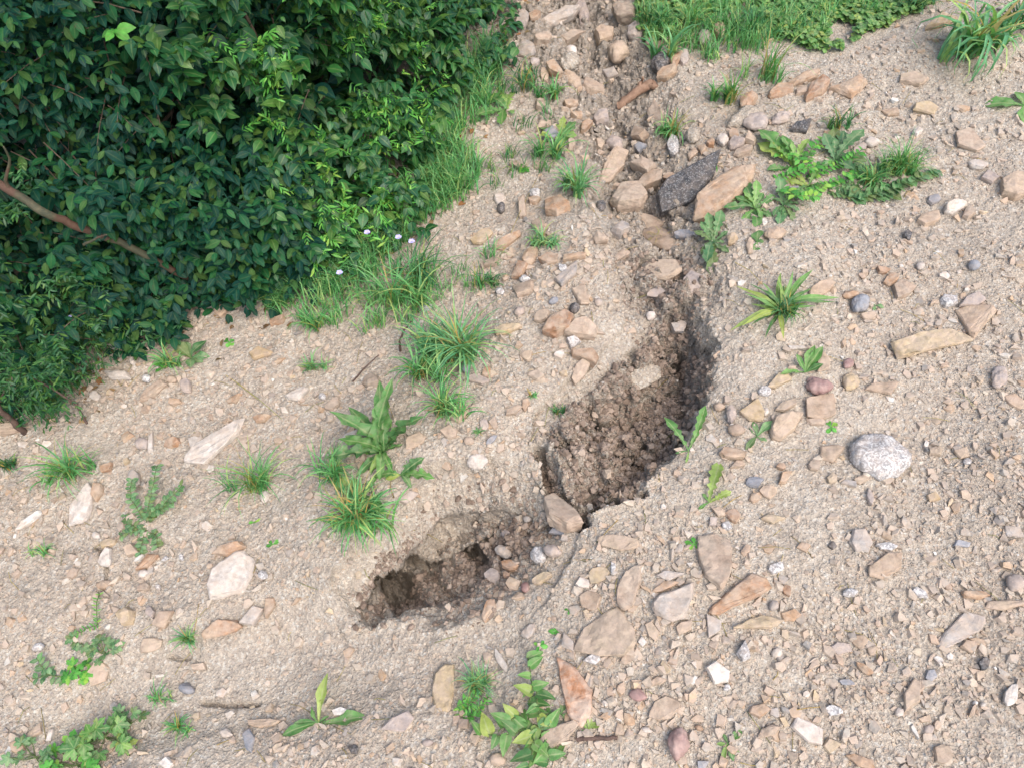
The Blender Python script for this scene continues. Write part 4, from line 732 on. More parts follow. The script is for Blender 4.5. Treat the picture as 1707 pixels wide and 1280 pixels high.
T_ = [
 (765,598,105,120,190,'bluegrass','largest lush blue-green grass tuft on the crest left of the upper pit',3.6,1.15,6),
 (700,628,70,90,70,'grass','lower grass tuft spilling left of the largest crest tuft',3,1.2,8),
 (595,868,95,150,170,'grass','yellow-green grass tuft hanging over the lip of the lower pit',3.4,1.3,34),
 (560,800,75,90,60,'grass','thin pale grass behind the dock leaves, left side',2.4,1.2,8),
 (735,690,75,90,85,'grass','soft grass tuft between the dock and the crest tuft',2.6,1.2,6),
 (655,512,110,110,70,'grass','tall loose grass tuft with arching stalks below the hedge',2.6,1.2,6),
 (690,470,90,90,60,'darkgrass','sparse grass just behind the tall loose tuft',2.4,1.2,4),
 (425,815,90,90,80,'grass','wispy grey-green grass tuft on the left slope',2.0,.95,16),
 (120,795,85,90,75,'grass','grass tuft standing near the left edge of the slope',3,1.1,6),
 (962,325,70,70,75,'bluegrass','compact blue-green grass tuft beside the rill',3.4,.95,4),
 (905,408,42,60,60,'bluegrass','low cropped grass tuft above the cluster of stones',2.2,1.2,4),
 (925,262,62,70,45,'grass','grass tuft growing left of the rill above the compact blue-green one',2.8,1.1,4),
 (880,150,50,100,50,'darkgrass','flattened brownish-green grass in the upper left of the rill',2.4,1.3,14),
 (925,165,45,60,40,'grass','short grass tuft behind the small orange blocks in the rill',2.6,1.1,4),
 (1215,172,55,60,80,'grass','leaning grass tuft at the right bank of the rill',3.2,1.0,4),
 (1280,135,85,90,70,'grass','tall thin grass tuft above the orange stones on the right bank',2.0,.9,14),
 (1117,98,62,60,26,'bluegrass','stiff pale broad-bladed grass tuft at the top of the rill',5,.8,0),
 (1622,92,140,130,62,'bluegrass','large drooping broad-bladed grass clump in the upper right corner',7.5,1.55,4),
 (1305,525,42,70,60,'darkgrass','thin grass blades growing through the narrow-leaved plantain',2.2,1.4,10),
 (1690,50,80,60,60,'darkgrass','dense dark grass tuft at the top right corner edge',4,1.1,4),
 (1495,290,58,80,230,'grass','fine dense grass cushion right of the toothed dandelion clump',1.8,.85,0),
 (1450,310,45,70,80,'grass','low grass spreading left under the fine cushion',2,1.3,6),
 (1122,228,48,60,50,'grass','yellowish grass tuft on the right lip of the rill',2.6,1.1,18),
 (1395,215,45,40,36,'darkgrass','small upright grass tuft above the toothed dandelion clump',2.2,.9,2),
 (525,615,38,40,40,'bluegrass','tiny blue-green grass tuft alone on the left slope',2.2,1.0,0),
 (530,550,50,60,50,'grass','grass tuft just under the hedge foot grass',2.4,1.1,4),
 (790,1140,48,60,90,'bluegrass','fine bluish grass tuft in the foreground left of the bindweed',1.8,1.3,0),
 (315,1068,42,34,40,'bluegrass','small bluish grass sprig in the lower left washout',2.4,.9,0),
 (300,1215,32,50,46,'grass','short grass patch near the bottom left between mallow and seedling',2.2,1.1,0),
 (265,1165,40,60,26,'grass','sparse pale grass beside the small blue-grey cobble',2,1.2,4),
 (800,478,45,60,34,'darkgrass','thin grass tuft left of the stone cluster on the crest',2.2,1.2,4),
 (930,690,24,20,26,'darkgrass','tiny dark grass sprig on the rim of the upper pit',2,1.0,0),
 (798,722,16,24,22,'grass','tiny green grass sprig among pebbles on the crest',2,1.2,0),
 (885,660,16,18,18,'grass','tiny yellowish grass sprig above the upper pit rim',1.8,1.2,6),
 (285,612,45,40,36,'grass','grass sprig beside the broad-leaved weed near the hedge foot',2.6,1.0,0),
 (75,925,32,50,26,'grass','faint thin grass sprig on the far left slope',1.8,1.2,4),
 (1250,60,60,80,70,'darkgrass','grass tuft in the top strip left of the clover',2.4,1.1,6),
 (1150,50,55,80,80,'grass','grass tuft in the top strip above the stiff pale tuft',2.4,1.2,4),
 (1080,50,50,60,60,'darkgrass','dark grass tuft at the top edge right of the rill',2.6,1.1,2),
 (1520,20,60,80,60,'darkgrass','grass tuft at the top edge beyond the ochre slab',2.4,1.1,6),
 (15,780,40,50,40,'darkgrass','grass tuft cut by the left edge below the dead branch',2.6,1.1,2),
 (1100,400,28,30,20,'straw','dry straw wisps caught under the asphalt chunk',1.6,1.2,0),
]
for j, (x, y, h, w, nb, mt, lb, bw, sp, st) in enumerate(T_): tuft(x, y, h, w, nb, mt, lb, 300+j, bw, sp, st)

def rosette(px, py, leaves, tpl, mat, name, label, seed, lift=.25, cat='weed', fan=None, size=60, n=8, spread=1.0, widen=1.0, dup=0):
    """leaves = list of tip pixels (photo) or None for a fan of n"""
    g = random.Random(seed); l, _ = hit(px, py); m = mpp(l); root = empty(name, l)
    if leaves is None:
        leaves = []
        for i in range(n):
            a = 6.283*i/n + g.uniform(-.35, .35); s = size*g.uniform(.6, 1.05); leaves.append((px+math.cos(a)*s, py-math.sin(a)*s*.72))
    leaves = list(leaves)
    for k_ in range(dup):
        a_ = g.choice(leaves[:max(3, len(leaves)-k_)]); q_ = g.uniform(.45, .9); r_ = g.choice((-1, 1))*g.uniform(.25, .6); dx_, dy_ = a_[0]-px, a_[1]-py; leaves.append((px+(dx_*math.cos(r_)-dy_*math.sin(r_))*q_, py+(dx_*math.sin(r_)+dy_*math.cos(r_))*q_))
    for (tx, ty) in leaves:
        f = frame_at(l, px, py, NB); d = f(tx, ty); Ln = max(d.length, .006); el = lift*g.uniform(.5, 1.5)
        dd = d.normalized() + NB*el*1.2; acc = Acc()
        tv, tf, tr = tpl; tv = tv.copy(); tv[:, 0] *= widen*g.uniform(.85, 1.15); tv[:, 0] += .22*g.uniform(-1, 1)*tv[:, 1]**2; tv[:, 2] += .08*g.uniform(-1, 1)*np.sin(tv[:, 1]*5)
        sd_ = Vector(dd).cross(Vector((0, 0, 1))); nn = NB + Vector((g.uniform(-.35, .35), g.uniform(-.35, .35), 0))
        inst(acc, (tv, tf, tr), np.array([l + NB*.002]), np.array([dd]), np.array([nn]), Ln*1.04)
        acc.obj('leaf', LF[mat], root, True, l)
    return tag(root, label, cat, 'weeds rooted in the bare slope')
rosette(640,755,[(600,690),(625,672),(662,668),(705,692),(585,735),(668,745),(600,790),(640,805),(680,712),(655,790),(560,775),(645,720)],DOCK,'rosette','dock_plant','broad-leaved bright green dock on the crest above the lower pit',1,.85,widen=.68,dup=8)
rosette(668,792,[(718,790),(705,772),(630,790),(690,765)],DOCK,'rosette','dock_plant','small dark side rosette at the right foot of the dock',2,.4,widen=1.1,dup=2)
rosette(608,826,[(640,852),(560,800),(590,805),(625,800),(585,850)],DOCK,'rosette','dock_plant','low dock leaves between the main dock and the lip grass',3,.4,widen=.95,dup=3)
rosette(1300,518,[(1232,492),(1240,520),(1228,542),(1260,480),(1285,465),(1345,458),(1330,478),(1385,492),(1378,515),(1350,530),(1296,570),(1262,545),(1310,485),(1270,500),(1340,505)],LAN,'rosette','plantain','narrow-leaved plantain rosette right of the gully',4,.6,'plantain',widen=.6,dup=18)
rosette(1322,278,[(1265,232),(1290,258),(1300,240),(1335,246),(1352,262),(1285,292),(1310,300),(1345,290)],DAN,'rosette','dandelion','toothed dandelion with a long leaf pointing up-left, right of the asphalt chunk',5,.6,'dandelion',widen=.8,dup=7)
rosette(1392,270,[(1375,228),(1425,236),(1432,262),(1360,245),(1440,288),(1405,300),(1362,282)],DAN,'blue','dandelion','broad toothed dandelion in the middle of the weed clump, upper right',35,.6,'dandelion',widen=.85,dup=7)
rosette(1348,312,[(1310,330),(1300,305),(1372,335),(1385,312),(1360,290),(1330,345)],DAN,'rosette','dandelion','pale yellow-green dandelion at the lower edge of the upper right weed clump',36,.5,'dandelion',widen=.85,dup=6)
rosette(1258,350,[(1240,305),(1222,330),(1212,360),(1262,315),(1292,335),(1285,365),(1262,385),(1235,372)],DAN,'rosette','dandelion','dandelion with ragged leaves on the right end of the orange slab',6,.55,'dandelion',widen=.8,dup=7)
rosette(1305,345,[(1295,308),(1325,318),(1340,340),(1328,368),(1300,378),(1282,360)],DAN,'blue','dandelion','ragged bluish dandelion between the orange slab and the large weed clump',37,.5,'dandelion',widen=.8,dup=6)
rosette(1188,405,[(1172,370),(1205,365),(1215,400),(1160,390),(1165,425),(1190,450),(1205,430),(1180,380)],DAN,'blue','dandelion','small blue-green ragged weed hanging below the orange slab',7,.5,'dandelion',widen=.75,dup=8)
rosette(532,1205,[(543,1130),(474,1214),(608,1192),(531,1248),(515,1185),(548,1195)],SPA,'rosette','seedling','seedling with four long leaves in a cross, bottom centre-left',8,.25,'seedling',widen=.62,dup=2)
rosette(1182,838,[(1198,778),(1165,850),(1215,822),(1172,825)],DAN,'rosette','seedling','small weed with one upright leaf at the lower right rim of the pit',9,.4,'seedling',widen=.8)
rosette(1342,622,[(1366,588),(1298,628),(1320,602),(1345,585),(1370,615)],SPA,'rosette','seedling','pale-leaved weed among ochre stones right of the upper pit',10,.5,'seedling',widen=.8)
rosette(1262,728,[(1283,702),(1245,748),(1250,712),(1275,740),(1260,705)],SPA,'blue','seedling','bluish seedling beside the red-pink block',11,.4,'seedling',widen=.9)
rosette(1213,1240,[(1233,1215),(1196,1240),(1200,1262),(1222,1266),(1232,1250),(1208,1222),(1220,1258)],SPA,'rosette','seedling','star-shaped seedling at the bottom right of the maroon cobble',12,.25,'seedling',widen=.85)
rosette(1157,908,[(1142,905),(1170,900),(1150,916),(1166,914),(1156,896)],SPA,'bright','seedling','tiny bright seedling above the red-edged slab',13,.2,'seedling',widen=1.3)
rosette(1385,712,[(1378,702),(1395,706),(1380,722),(1393,720)],SPA,'bright','seedling','tiny round-leaved seedling left of the biggest cobble',14,.2,'seedling',widen=1.6)
rosette(1460,511,[(1450,506),(1472,512),(1455,518)],SPA,'blue','seedling','tiny seedling right of the blue-grey cobble',15,.2,'seedling',widen=1.5)
rosette(1706,178,[(1645,172),(1702,205),(1725,165),(1700,158)],SPA,'rosette','seedling','smooth-leaved weed cut by the right edge near the top',16,.25,'seedling',widen=1.3)
rosette(980,1216,[(965,1196),(988,1196),(998,1202),(970,1222)],SPA,'rosette','seedling','small seedling between the veined red stone and the stick',17,.3,'seedling',widen=1.3)
rosette(935,1190,[(912,1175),(925,1188),(948,1195),(942,1172)],SPA,'rosette','seedling','small seedling touching the left side of the veined red stone',18,.2,'seedling',widen=1.4)
rosette(1148,752,[(1112,706),(1180,690),(1128,756),(1145,770),(1160,720)],DAN,'rosette','seedling','thin long-stemmed weed leaning over the right rim of the pit',19,.5,'seedling',widen=.5)
rosette(320,598,[(345,574),(300,580),(348,592),(325,618),(335,608),(310,575)],SPA,'blue','dock_plant','broad-leaved weed with pale leaves near the hedge foot',20,.5,'weed',widen=1.4)
rosette(272,614,[(260,600),(285,610),(262,622),(280,600)],SPA,'bright','seedling','bright lime weed left of the broad-leaved one near the hedge',21,.3,'seedling',widen=1.5)
rosette(383,572,[(376,566),(390,567),(380,579),(389,577)],SPA,'bright','seedling','single lime seedling on bare soil under the hedge',22,.2,'seedling',widen=2)
rosette(872,282,[(862,280),(880,276),(868,290),(884,288)],PALM,'bright','seedling','tiny lime-green seedling among stones left of the rill',23,.2,'seedling')
rosette(845,185,[(818,165),(852,150),(860,190),(830,210),(800,200),(845,170)],DAN,'rosette','dandelion','toothed weed at the shaded edge of the hedge grass',24,.4,'dandelion',widen=1.2)
rosette(935,225,[(905,245),(962,212),(950,232),(918,232),(940,205)],PALM,'rosette','geranium','cut-leaved weed mixed in the grass left of the rill',25,.5,'geranium')
rosette(1170,303,[(1160,300),(1182,296),(1194,286),(1168,312)],SPA,'bright','seedling','bright seedling sprouting between asphalt chunk and orange slab',26,.5,'seedling',widen=1.5)
rosette(1262,405,[(1258,388),(1272,402),(1258,418)],SPA,'rosette','seedling','round-leaved seedling under the ragged dandelion',27,.2,'seedling',widen=2)
rosette(425,870,[(415,872),(438,868),(430,878)],SPA,'bright','seedling','tiny seedling above the biggest pale grey slab',28,.2,'seedling',widen=1.5)
rosette(455,908,[(445,912),(466,902),(450,902)],SPA,'bright','seedling','tiny seedling right of the orange-tan block',29,.2,'seedling',widen=1.4)
rosette(925,1053,[(915,1050),(934,1056),(926,1046)],HEART,'bright','seedling','tiny heart-leaved seedling above the bindweed',30,.2,'seedling',widen=1.2)
rosette(900,1075,[(890,1072),(908,1070),(912,1080),(894,1084)],SPA,'bright','seedling','tiny seedling just above the bindweed tip',31,.2,'seedling',widen=1.4)
rosette(948,1018,[(942,1014),(955,1016),(948,1024)],SPA,'bright','seedling','tiny lime seedling between the lower pit and the widest slab',32,.2,'seedling',widen=1.6)

def sprig_plant(px, py, stems, tpl, mat, name, label, seed, leaf=16, cat='weed', step=9, lift=.02, wid=1.0, pair=True):
    """stems: list of pixel polylines lying on the ground, leaves in pairs along them"""
    g = np.random.default_rng(seed); l, _ = hit(px, py); m = mpp(l); root = empty(name, l); lf = Acc()
    for pl in stems:
        P = []; st = Acc()
        for q in pl: h_, _ = hit(*q); P.append(np.array(h_ + Vector((0, 0, lift*g.uniform(.4, 1.3)))))
        P[0][2] -= lift*.9; pts = []
        for a_, b_ in zip(P[:-1], P[1:]):
            for t in np.linspace(0, 1, 5)[:-1]: pts.append(a_+(b_-a_)*t)
        pts.append(P[-1]); pts = np.array(pts); pts += g.normal(0, .0012, pts.shape); tube(st, pts, .0011, 4); st.obj('stem', GTWIG, root, True, l)
        seg = np.linalg.norm(np.diff(pts, axis=0), axis=1); cum = np.concatenate([[0], np.cumsum(seg)]); s = step*m*.6
        while s < cum[-1]:
            i = min(np.searchsorted(cum, s)-1, len(seg)-1); i = max(i, 0); t = (s-cum[i])/seg[i]; p = pts[i]+(pts[i+1]-pts[i])*t; d = (pts[i+1]-pts[i])/seg[i]; sd = np.cross(d, [0, 0, 1.])
            for sg in ((-1, 1) if pair else (g.choice((-1, 1)),)):
                dd = d*g.uniform(.1, .7) + sd*sg + np.array([0, 0, g.uniform(.05, .5)]); nn = np.array([0, 0, 1.])+g.normal(0, .28, 3)
                tv = tpl[0].copy(); tv[:, 0] *= wid
                inst(lf, (tv, tpl[1], tpl[2]), p[None], dd[None], nn[None], leaf*m*g.uniform(.65, 1.15))
            s += step*m*g.uniform(.7, 1.3)
    lf.obj('foliage', LF[mat], root, True, l)
    return tag(root, label, cat, 'weeds rooted in the bare slope')
sprig_plant(880,1200,[[(880,1200),(886,1150),(880,1100)],[(880,1200),(892,1240),(880,1285)],[(880,1200),(905,1215),(925,1210)],[(880,1225),(900,1255),(945,1265)],[(880,1210),(850,1232),(790,1228)],[(870,1180),(860,1200),(830,1225)],[(892,1140),(895,1170),(900,1200)],[(895,1215),(915,1250),(910,1290)]],HEART,'rosette','bindweed','bindweed with heart-shaped leaves sprawling at the bottom centre',41,33,'bindweed',15,.02,.8,False)
sprig_plant(250,860,[[(245,870),(260,825),(272,790)],[(245,870),(280,850),(312,820)],[(245,870),(225,840),(228,810)],[(245,870),(262,860),(300,845)]],ELL,'blue','vetch','trailing vetch on the left slope, upper bushier half',42,11,'vetch',6,.03,1.2)
sprig_plant(240,905,[[(240,880),(240,905),(236,925)],[(245,880),(225,890),(205,900)],[(245,885),(262,895),(266,915)],[(240,885),(215,875),(212,860)]],ELL,'blue','vetch','trailing vetch on the left slope, small lower sprig',43,11,'vetch',6,.015,1.3)
sprig_plant(785,1180,[[(770,1196),(785,1170),(800,1150)],[(770,1196),(765,1180),(775,1165)],[(770,1196),(795,1185),(815,1165)],[(775,1196),(790,1196),(800,1185)]],NEEDLE,'bright','chickweed','bright green feathery weed right of the tall ochre slab',44,11,'weed',4,.012,1.6)
sprig_plant(1380,305,[[(1380,305),(1420,325),(1440,335)],[(1400,300),(1450,330),(1500,320)],[(1450,320),(1520,310),(1560,290)],[(1400,300),(1440,290),(1480,300)],[(1380,320),(1430,335),(1490,330)],[(1420,280),(1460,285),(1440,310)]],HEART,'blue','creeping_weed','creeping round-leaved weed under the fine grass cushion',45,15,'weed',8,.01,1.2)
sprig_plant(1300,320,[[(1300,320),(1340,335),(1370,320)],[(1290,300),(1330,300),(1380,290)],[(1330,290),(1350,260),(1370,245)],[(1300,320),(1320,345),(1360,350)],[(1340,300),(1400,285),(1430,270)],[(1290,260),(1320,280),(1350,300)],[(1370,320),(1400,310),(1430,300)]],ELL,'bright','creeping_weed','fine yellow-green weed tangled in the toothed dandelion clump',46,14,'weed',7,.03,1.0)
sprig_plant(165,1010,[[(165,1040),(168,1015),(172,990)],[(165,1040),(150,1055),(135,1062)]],NEEDLE,'bright','sprig','thin sprig climbing beside small stones at left',47,9,'weed',7,.02,1.5)
sprig_plant(80,1130,[[(115,1130),(85,1128),(60,1135)],[(85,1128),(72,1110),(68,1100)]],ELL,'blue','sprig','thin trailing sprig left of the small bright geranium',48,14,'weed',10,.015,1.2)
def palmate_plant(px, py, rad, n, leaf, mat, label, seed):
    g = np.random.default_rng(seed); l, _ = hit(px, py); m = mpp(l); root = empty('geranium', l); st = Acc(); lf = Acc()
    for i in range(n):
        a = g.random()*6.283; r_ = rad*math.sqrt(g.random()); h_, _ = hit(px+math.cos(a)*r_, py-math.sin(a)*r_*.75)
        p1 = np.array(h_)+[0, 0, g.uniform(.3, 1)*.035*rad/50]; tube(st, wander(np.array(l), p1, 5, .002, seed+i), .0008, 4)
        d = p1-np.array(l); d[2] = .1*np.linalg.norm(d); d += g.normal(0, .01, 3); d[2] *= .5
        inst(lf, PALM, p1[None], d[None], (np.array([0, -.25, 1.])+g.normal(0, .3, 3))[None], leaf*m*g.uniform(.6, 1.1))
    st.obj('stem', GTWIG, root, True, l); lf.obj('foliage', LF[mat], root, True, l)
    return tag(root, label, 'geranium', 'weeds rooted in the bare slope')
palmate_plant(175,1228,52,20,27,'rosette','lobed-leaf mallow plant, the largest weed at the bottom left',51)
palmate_plant(128,1275,45,12,22,'bright','lobed weed cut by the bottom edge below the mallow',52)
palmate_plant(220,1205,26,7,18,'blue','small lobed plant joining the right side of the mallow',57)
palmate_plant(130,1120,22,11,18,'bright','small bright geranium above the mallow at left',53)
palmate_plant(176,1088,24,10,16,'blue','small dark geranium above and right of the bright one',54)
palmate_plant(133,1068,18,6,16,'blue','small bluish geranium, topmost of the left trio',55)
palmate_plant(60,1262,40,12,16,'blue','low bluish weed in the bottom left corner',56)

# clover strip: ground cover nobody could count
def cover(name, poly, n, tpl, mat, size, label, cat, seed, h=.03):
    g = np.random.default_rng(seed); P = []; lo = np.min(poly, 0); hi = np.max(poly, 0)
    while len(P) < n:
        q = g.uniform(lo, hi)
        if not inside(np.array([q[0]]), np.array([q[1]]), poly)[0]: continue
        if vn2(np.array([q[0]]), np.array([q[1]]), .02, 9)[0] < -.35: continue
        x, y = PW(*q); l, _ = down(x, y); P.append(np.array(l)+[0, 0, h*g.uniform(.2, 1)])
    P = np.array(P); acc = Acc()
    for k in range(3):
        a = g.random(n)*.5+k*2.094; d = np.stack([np.cos(a), np.sin(a), g.normal(0, .15, n)], 1); nn = np.array([0, -.2, 1.])+g.normal(0, .3, (n, 3))
        inst(acc, tpl, P, d, nn, size*g.uniform(.7, 1.2, n))
    return tag(acc.obj(name, LF[mat]), label, cat, kind='stuff')
CLO = leaf_t([.08, .40, .52, .45, .1], .15, .1, 0, 1)
cover('clover', [(1260,-60),(1570,-60),(1540,20),(1440,55),(1400,85),(1350,80),(1290,60),(1255,20)], 2600, CLO, 'rosette', .013, 'green clover carpet growing along the top right edge of the slope', 'clover', 61)
cover('clover', [(1060,-60),(1250,-60),(1240,10),(1160,40),(1120,55),(1085,70),(1062,40)], 1300, CLO, 'rosette', .012, 'bright low herb carpet beside the top of the rill', 'herbs', 62)
def grass_cover(name, spots, label, mat, seed, H=.09, nb=26, bw=.0032, sp=1.2, droop=.7, r0=.03):
    acc = Acc()
    for j, (x, y) in enumerate(spots):
        l, _ = down(x, y); blades(acc, l, nb, H, sp, bw, seed+j, droop, r0)
    return tag(acc.obj(name, LF[mat]), label, 'grass', kind='stuff')
def fill(poly, n, seed):
    g = np.random.default_rng(seed); o = []; lo = np.min(poly, 0); hi = np.max(poly, 0)
    while len(o) < n:
        q = g.uniform(lo, hi)
        if inside(np.array([q[0]]), np.array([q[1]]), poly)[0]: o.append(PW(*q))
    return o
grass_cover('verge_grass', fill([(700,210),(770,130),(820,60),(835,110),(800,230),(790,330),(730,365),(690,380),(640,440),(560,520),(460,520),(440,490),(560,440),(650,400),(690,330)], 150, 71), 'belt of long green grass along the foot of the hedge', 'grass', 700, .095, 24, .0034)
grass_cover('verge_grass', fill([(-60,520),(60,520),(150,500),(240,500),(300,520),(250,560),(200,580),(140,650),(90,690),(40,700),(-60,740)], 110, 72), 'dark grass under the left end of the hedge', 'darkgrass', 900, .10, 24, .0034)
grass_cover('verge_grass', fill([(1060,-70),(1640,-70),(1560,0),(1460,30),(1300,70),(1200,100),(1120,90),(1062,30)], 230, 73), 'thin grass mixed into the herbs along the top of the slope', 'grass', 1100, .085, 18, .0032)
grass_cover('verge_grass', fill([(640,460),(830,440),(800,490),(700,540),(620,560),(560,560),(480,540),(520,500)], 46, 74), 'scattered grass shoots on the bare strip below the hedge', 'grass', 1200, .07, 14, .0026, 1.2, .7, .02)

grass_cover('verge_grass', fill([(800,130),(920,130),(950,260),(900,300),(830,330),(790,330)], 22, 75), 'thin grass shoots between the hedge grass and the rill', 'darkgrass', 1400, .06, 14, .0026, 1.3, .9, .02)

# ------------------------------------------------------------------ HEDGE
HB = W([(-420,960),(-160,800),(0,690),(90,640),(180,560),(300,500),(420,450),(540,425),(640,370),(700,270),(745,170),(790,70),(825,0),(850,-60),(900,-140)])
HB = np.array(HB)
seg = np.diff(HB, axis=0); sl = np.hypot(seg[:, 0], seg[:, 1]); cum = np.concatenate([[0], np.cumsum(sl)]); TOT = cum[-1]
def curve(s):
    i = np.clip(np.searchsorted(cum, s)-1, 0, len(sl)-1); t = (s-cum[i])/sl[i]; p = HB[i]+seg[i]*t[:, None]
    # smoothed outward (towards camera side) normal
    w = np.zeros_like(p)
    for ds in (-.18, -.09, 0, .09, .18):
        k = np.clip(np.searchsorted(cum, np.clip(s+ds, 0, TOT-1e-6))-1, 0, len(sl)-1); q = seg[k]/sl[k][:, None]; w += np.stack([q[:, 1], -q[:, 0]], 1)
    w /= np.linalg.norm(w, axis=1, keepdims=True)+1e-9
    return p, w
HM = 1.05
def hsurf(s, q):
    """q in 0..1 runs up the face then back over the top; returns point, outward normal"""
    p, w = curve(s); back = np.where(q < .55, (q/.55)**1.6*.28, .28+(q-.55)/.45*1.5); up = np.where(q < .55, np.sin(q/.55*1.35)/np.sin(1.35)*HM*.9, HM*.9+(q-.55)/.45*.18)
    x = p[:, 0]-w[:, 0]*back; y = p[:, 1]-w[:, 1]*back
    e = .02; tilt = np.where(q < .5, .35+q*.9, 1.1)
    n = np.stack([w[:, 0]*np.cos(tilt), w[:, 1]*np.cos(tilt), np.sin(tilt)], 1)
    lump = .24*fbm(s*1.0+q*.3, q*2.4, 2.6, 3, 91) + .09*fbm(s, q*2, 6, 2, 92)
    z = SX*x+SY*y + up
    P = np.stack([x, y, z], 1) + n*lump[:, None]
    return P, n, lump
def sprays(acc, stacc, P, Nn, rs, L, nl, tpl, size, droopy=.3, wid=1.0):
    """each spray: arching twig with leaf pairs"""
    m = len(P); d = Nn*.7 + rs.normal(0, .55, (m, 3)); d[:, 2] -= droopy*rs.random(m); d /= np.linalg.norm(d, axis=1, keepdims=True)
    Ls = L*rs.uniform(.6, 1.25, m); start = P - d*Ls[:, None]*.75
    K = nl//2
    for i in range(K):
        t = (i+1)/K; c = start + d*(Ls*t)[:, None]; c[:, 2] -= .18*Ls*t*t
        dd = d.copy(); dd[:, 2] -= .3*t; side = np.cross(dd, [0, 0, 1.]); side /= np.linalg.norm(side, axis=1, keepdims=True)+1e-9
        for sg in (-1, 1):
            ld = side*sg*(.95-.45*t) + dd*(.35+.6*t) + rs.normal(0, .22, (m, 3)); ld[:, 2] -= .15
            nn = np.array([0, 0, 1.]) + Nn*.45 + rs.normal(0, .33, (m, 3))
            tv = tpl[0].copy(); tv[:, 0] *= wid
            inst(acc, (tv, tpl[1], tpl[2]), c, ld, nn, size*rs.uniform(.42, 1.3, m)*(1-.2*t))
    for j in range(0, m, 4):
        pts = [start[j]+d[j]*Ls[j]*t+np.array([0, 0, -.18*Ls[j]*t*t]) for t in (0, .35, .7, 1.)]
        tube(stacc, pts, np.array([.0018, .0015, .0011, .0006]), 4)
    return
def shrub(name, label, cat, s0, s1, q0, q1, n, tpl, mat, size, L, nl, seed, gap=-.25, inner=True, wid=1.0, droopy=.3, trunk=True, push=0.):
    rs = np.random.default_rng(seed); s = rs.uniform(s0, s1, n); q = rs.uniform(q0, q1, n)
    # ragged ownership borders
    s = np.clip(s + rs.normal(0, .05, n), 0.01, TOT-.01); q = np.clip(q+rs.normal(0, .03, n), .0, 1)
    P, Nn, lump = hsurf(s, q)
    P = P - Nn*(np.abs(rs.normal(0, .06, n))-push)[:, None]
    keep = (fbm(s+5, q*2.2, 4.5, 3, 95) > gap) | (rs.random(n) < .08); P = P[keep]; Nn = Nn[keep]
    base, w = curve(np.array([(s0+s1)/2])); bx, by = base[0]-w[0]*.35; bl, _ = down(bx, by); root = empty(name, bl)
    lf = Acc(); st = Acc(); sprays(lf, st, P, Nn, rs, L, nl, tpl, size, droopy, wid)
    if inner:
        m = n//2; s2 = rs.uniform(s0, s1, m); q2 = rs.uniform(q0, q1, m); P2, N2, _ = hsurf(s2, q2); P2 -= N2*rs.uniform(.10, .28, m)[:, None]
        sprays(lf, st, P2, N2, rs, L, nl, tpl, size*1.1, droopy, wid)
    if trunk:
        for j in range(7):
            s2 = np.array([rs.uniform(s0, s1)]); P2, N2, _ = hsurf(s2, np.array([rs.uniform(max(q0, .15), q1)])); e = P2[0]-N2[0]*.12
            tube(st, wander(np.array(bl)-[0, 0, .03], e, 9, .018, seed+j), np.linspace(.009, .003, 9), 6)
    st.obj('branches', BARK, root, True, bl); lf.obj('foliage', LF[mat], root, True, bl)
    return tag(root, label, cat, 'shrubs of the hedge')
sa = lambda i: cum[i]
S_ = {k: cum[i] for i, k in enumerate('abcdefghijklmno')}
shrub('shrub', 'dark glossy shrub at the left edge of the hedge, bluish narrow leaves', 'shrub', S_['b'], S_['e'], .0, .62, 900, ELL, 'dark', .030, .15, 12, 1001, .0, True, .95)
shrub('shrub', 'dark glossy shrub of the hedge above the leaning branch, left of centre', 'shrub', S_['e']-.1, S_['g']+.1, .0, .62, 1300, ELL, 'dark', .030, .16, 12, 1002, .06)
shrub('shrub', 'shrub filling the top left corner, ash-like leaflets hanging in rows', 'shrub', S_['a'], S_['g'], .55, .80, 800, ELL, 'dark', .034, .18, 12, 1003, .05, True, .85, .5)
shrub('shrub', 'deep green oval-leaved shrub in the shaded middle of the hedge', 'shrub', S_['g']-.05, S_['i'], .10, .75, 800, OVA, 'dark', .036, .15, 8, 1004, .16, True, .8)
shrub('shrub', 'mid green shrub with heart-shaped leaves near the top of the rill', 'shrub', S_['i']-.1, S_['m'], .0, .8, 1300, OVA, 'mid', .034, .15, 10, 1005, .04, True, 1.0)
shrub('shrub', 'green shrub closing the far end of the hedge at the top edge', 'shrub', S_['m'], S_['o'], .0, .8, 360, OVA, 'mid', .044, .15, 8, 1006, -.4, True, 1.0)
def weedmass(label, s0, s1, q0, q1, n, mat, seed, size=.018, tpl=NEEDLE, nl=16, L=.08, wid=1.3, cat='climbing weed', name='cleavers', gap=-.1):
    rs = np.random.default_rng(seed); s = np.clip(rs.uniform(s0, s1, n)+rs.normal(0, .03, n), 0.01, TOT-.01); q = np.clip(rs.uniform(q0, q1, n), 0, 1)
    P, Nn, _ = hsurf(s, q); keep = fbm(s*1.0+9, q*2.2, 6.5, 2, 97) > gap; P = P[keep]+Nn[keep]*(.02+.09*rs.random(keep.sum()))[:, None]; Nn = Nn[keep]
    lf = Acc(); sprays(lf, lf, P, Nn, rs, L, nl, tpl, size, .0, wid)
    bx, by = curve(np.array([(s0+s1)/2]))[0][0]; bl, _ = down(bx, by); root = empty(name, bl); lf.obj('foliage', LF[mat], root, True, bl)
    return tag(root, label, cat, 'weeds climbing the hedge front')
weedmass('yellow-green feathery weed covering the lower hedge right of centre', S_['h']-.05, S_['j']+.15, .02, .38, 1500, 'bright', 1101, .022, gap=-.02)
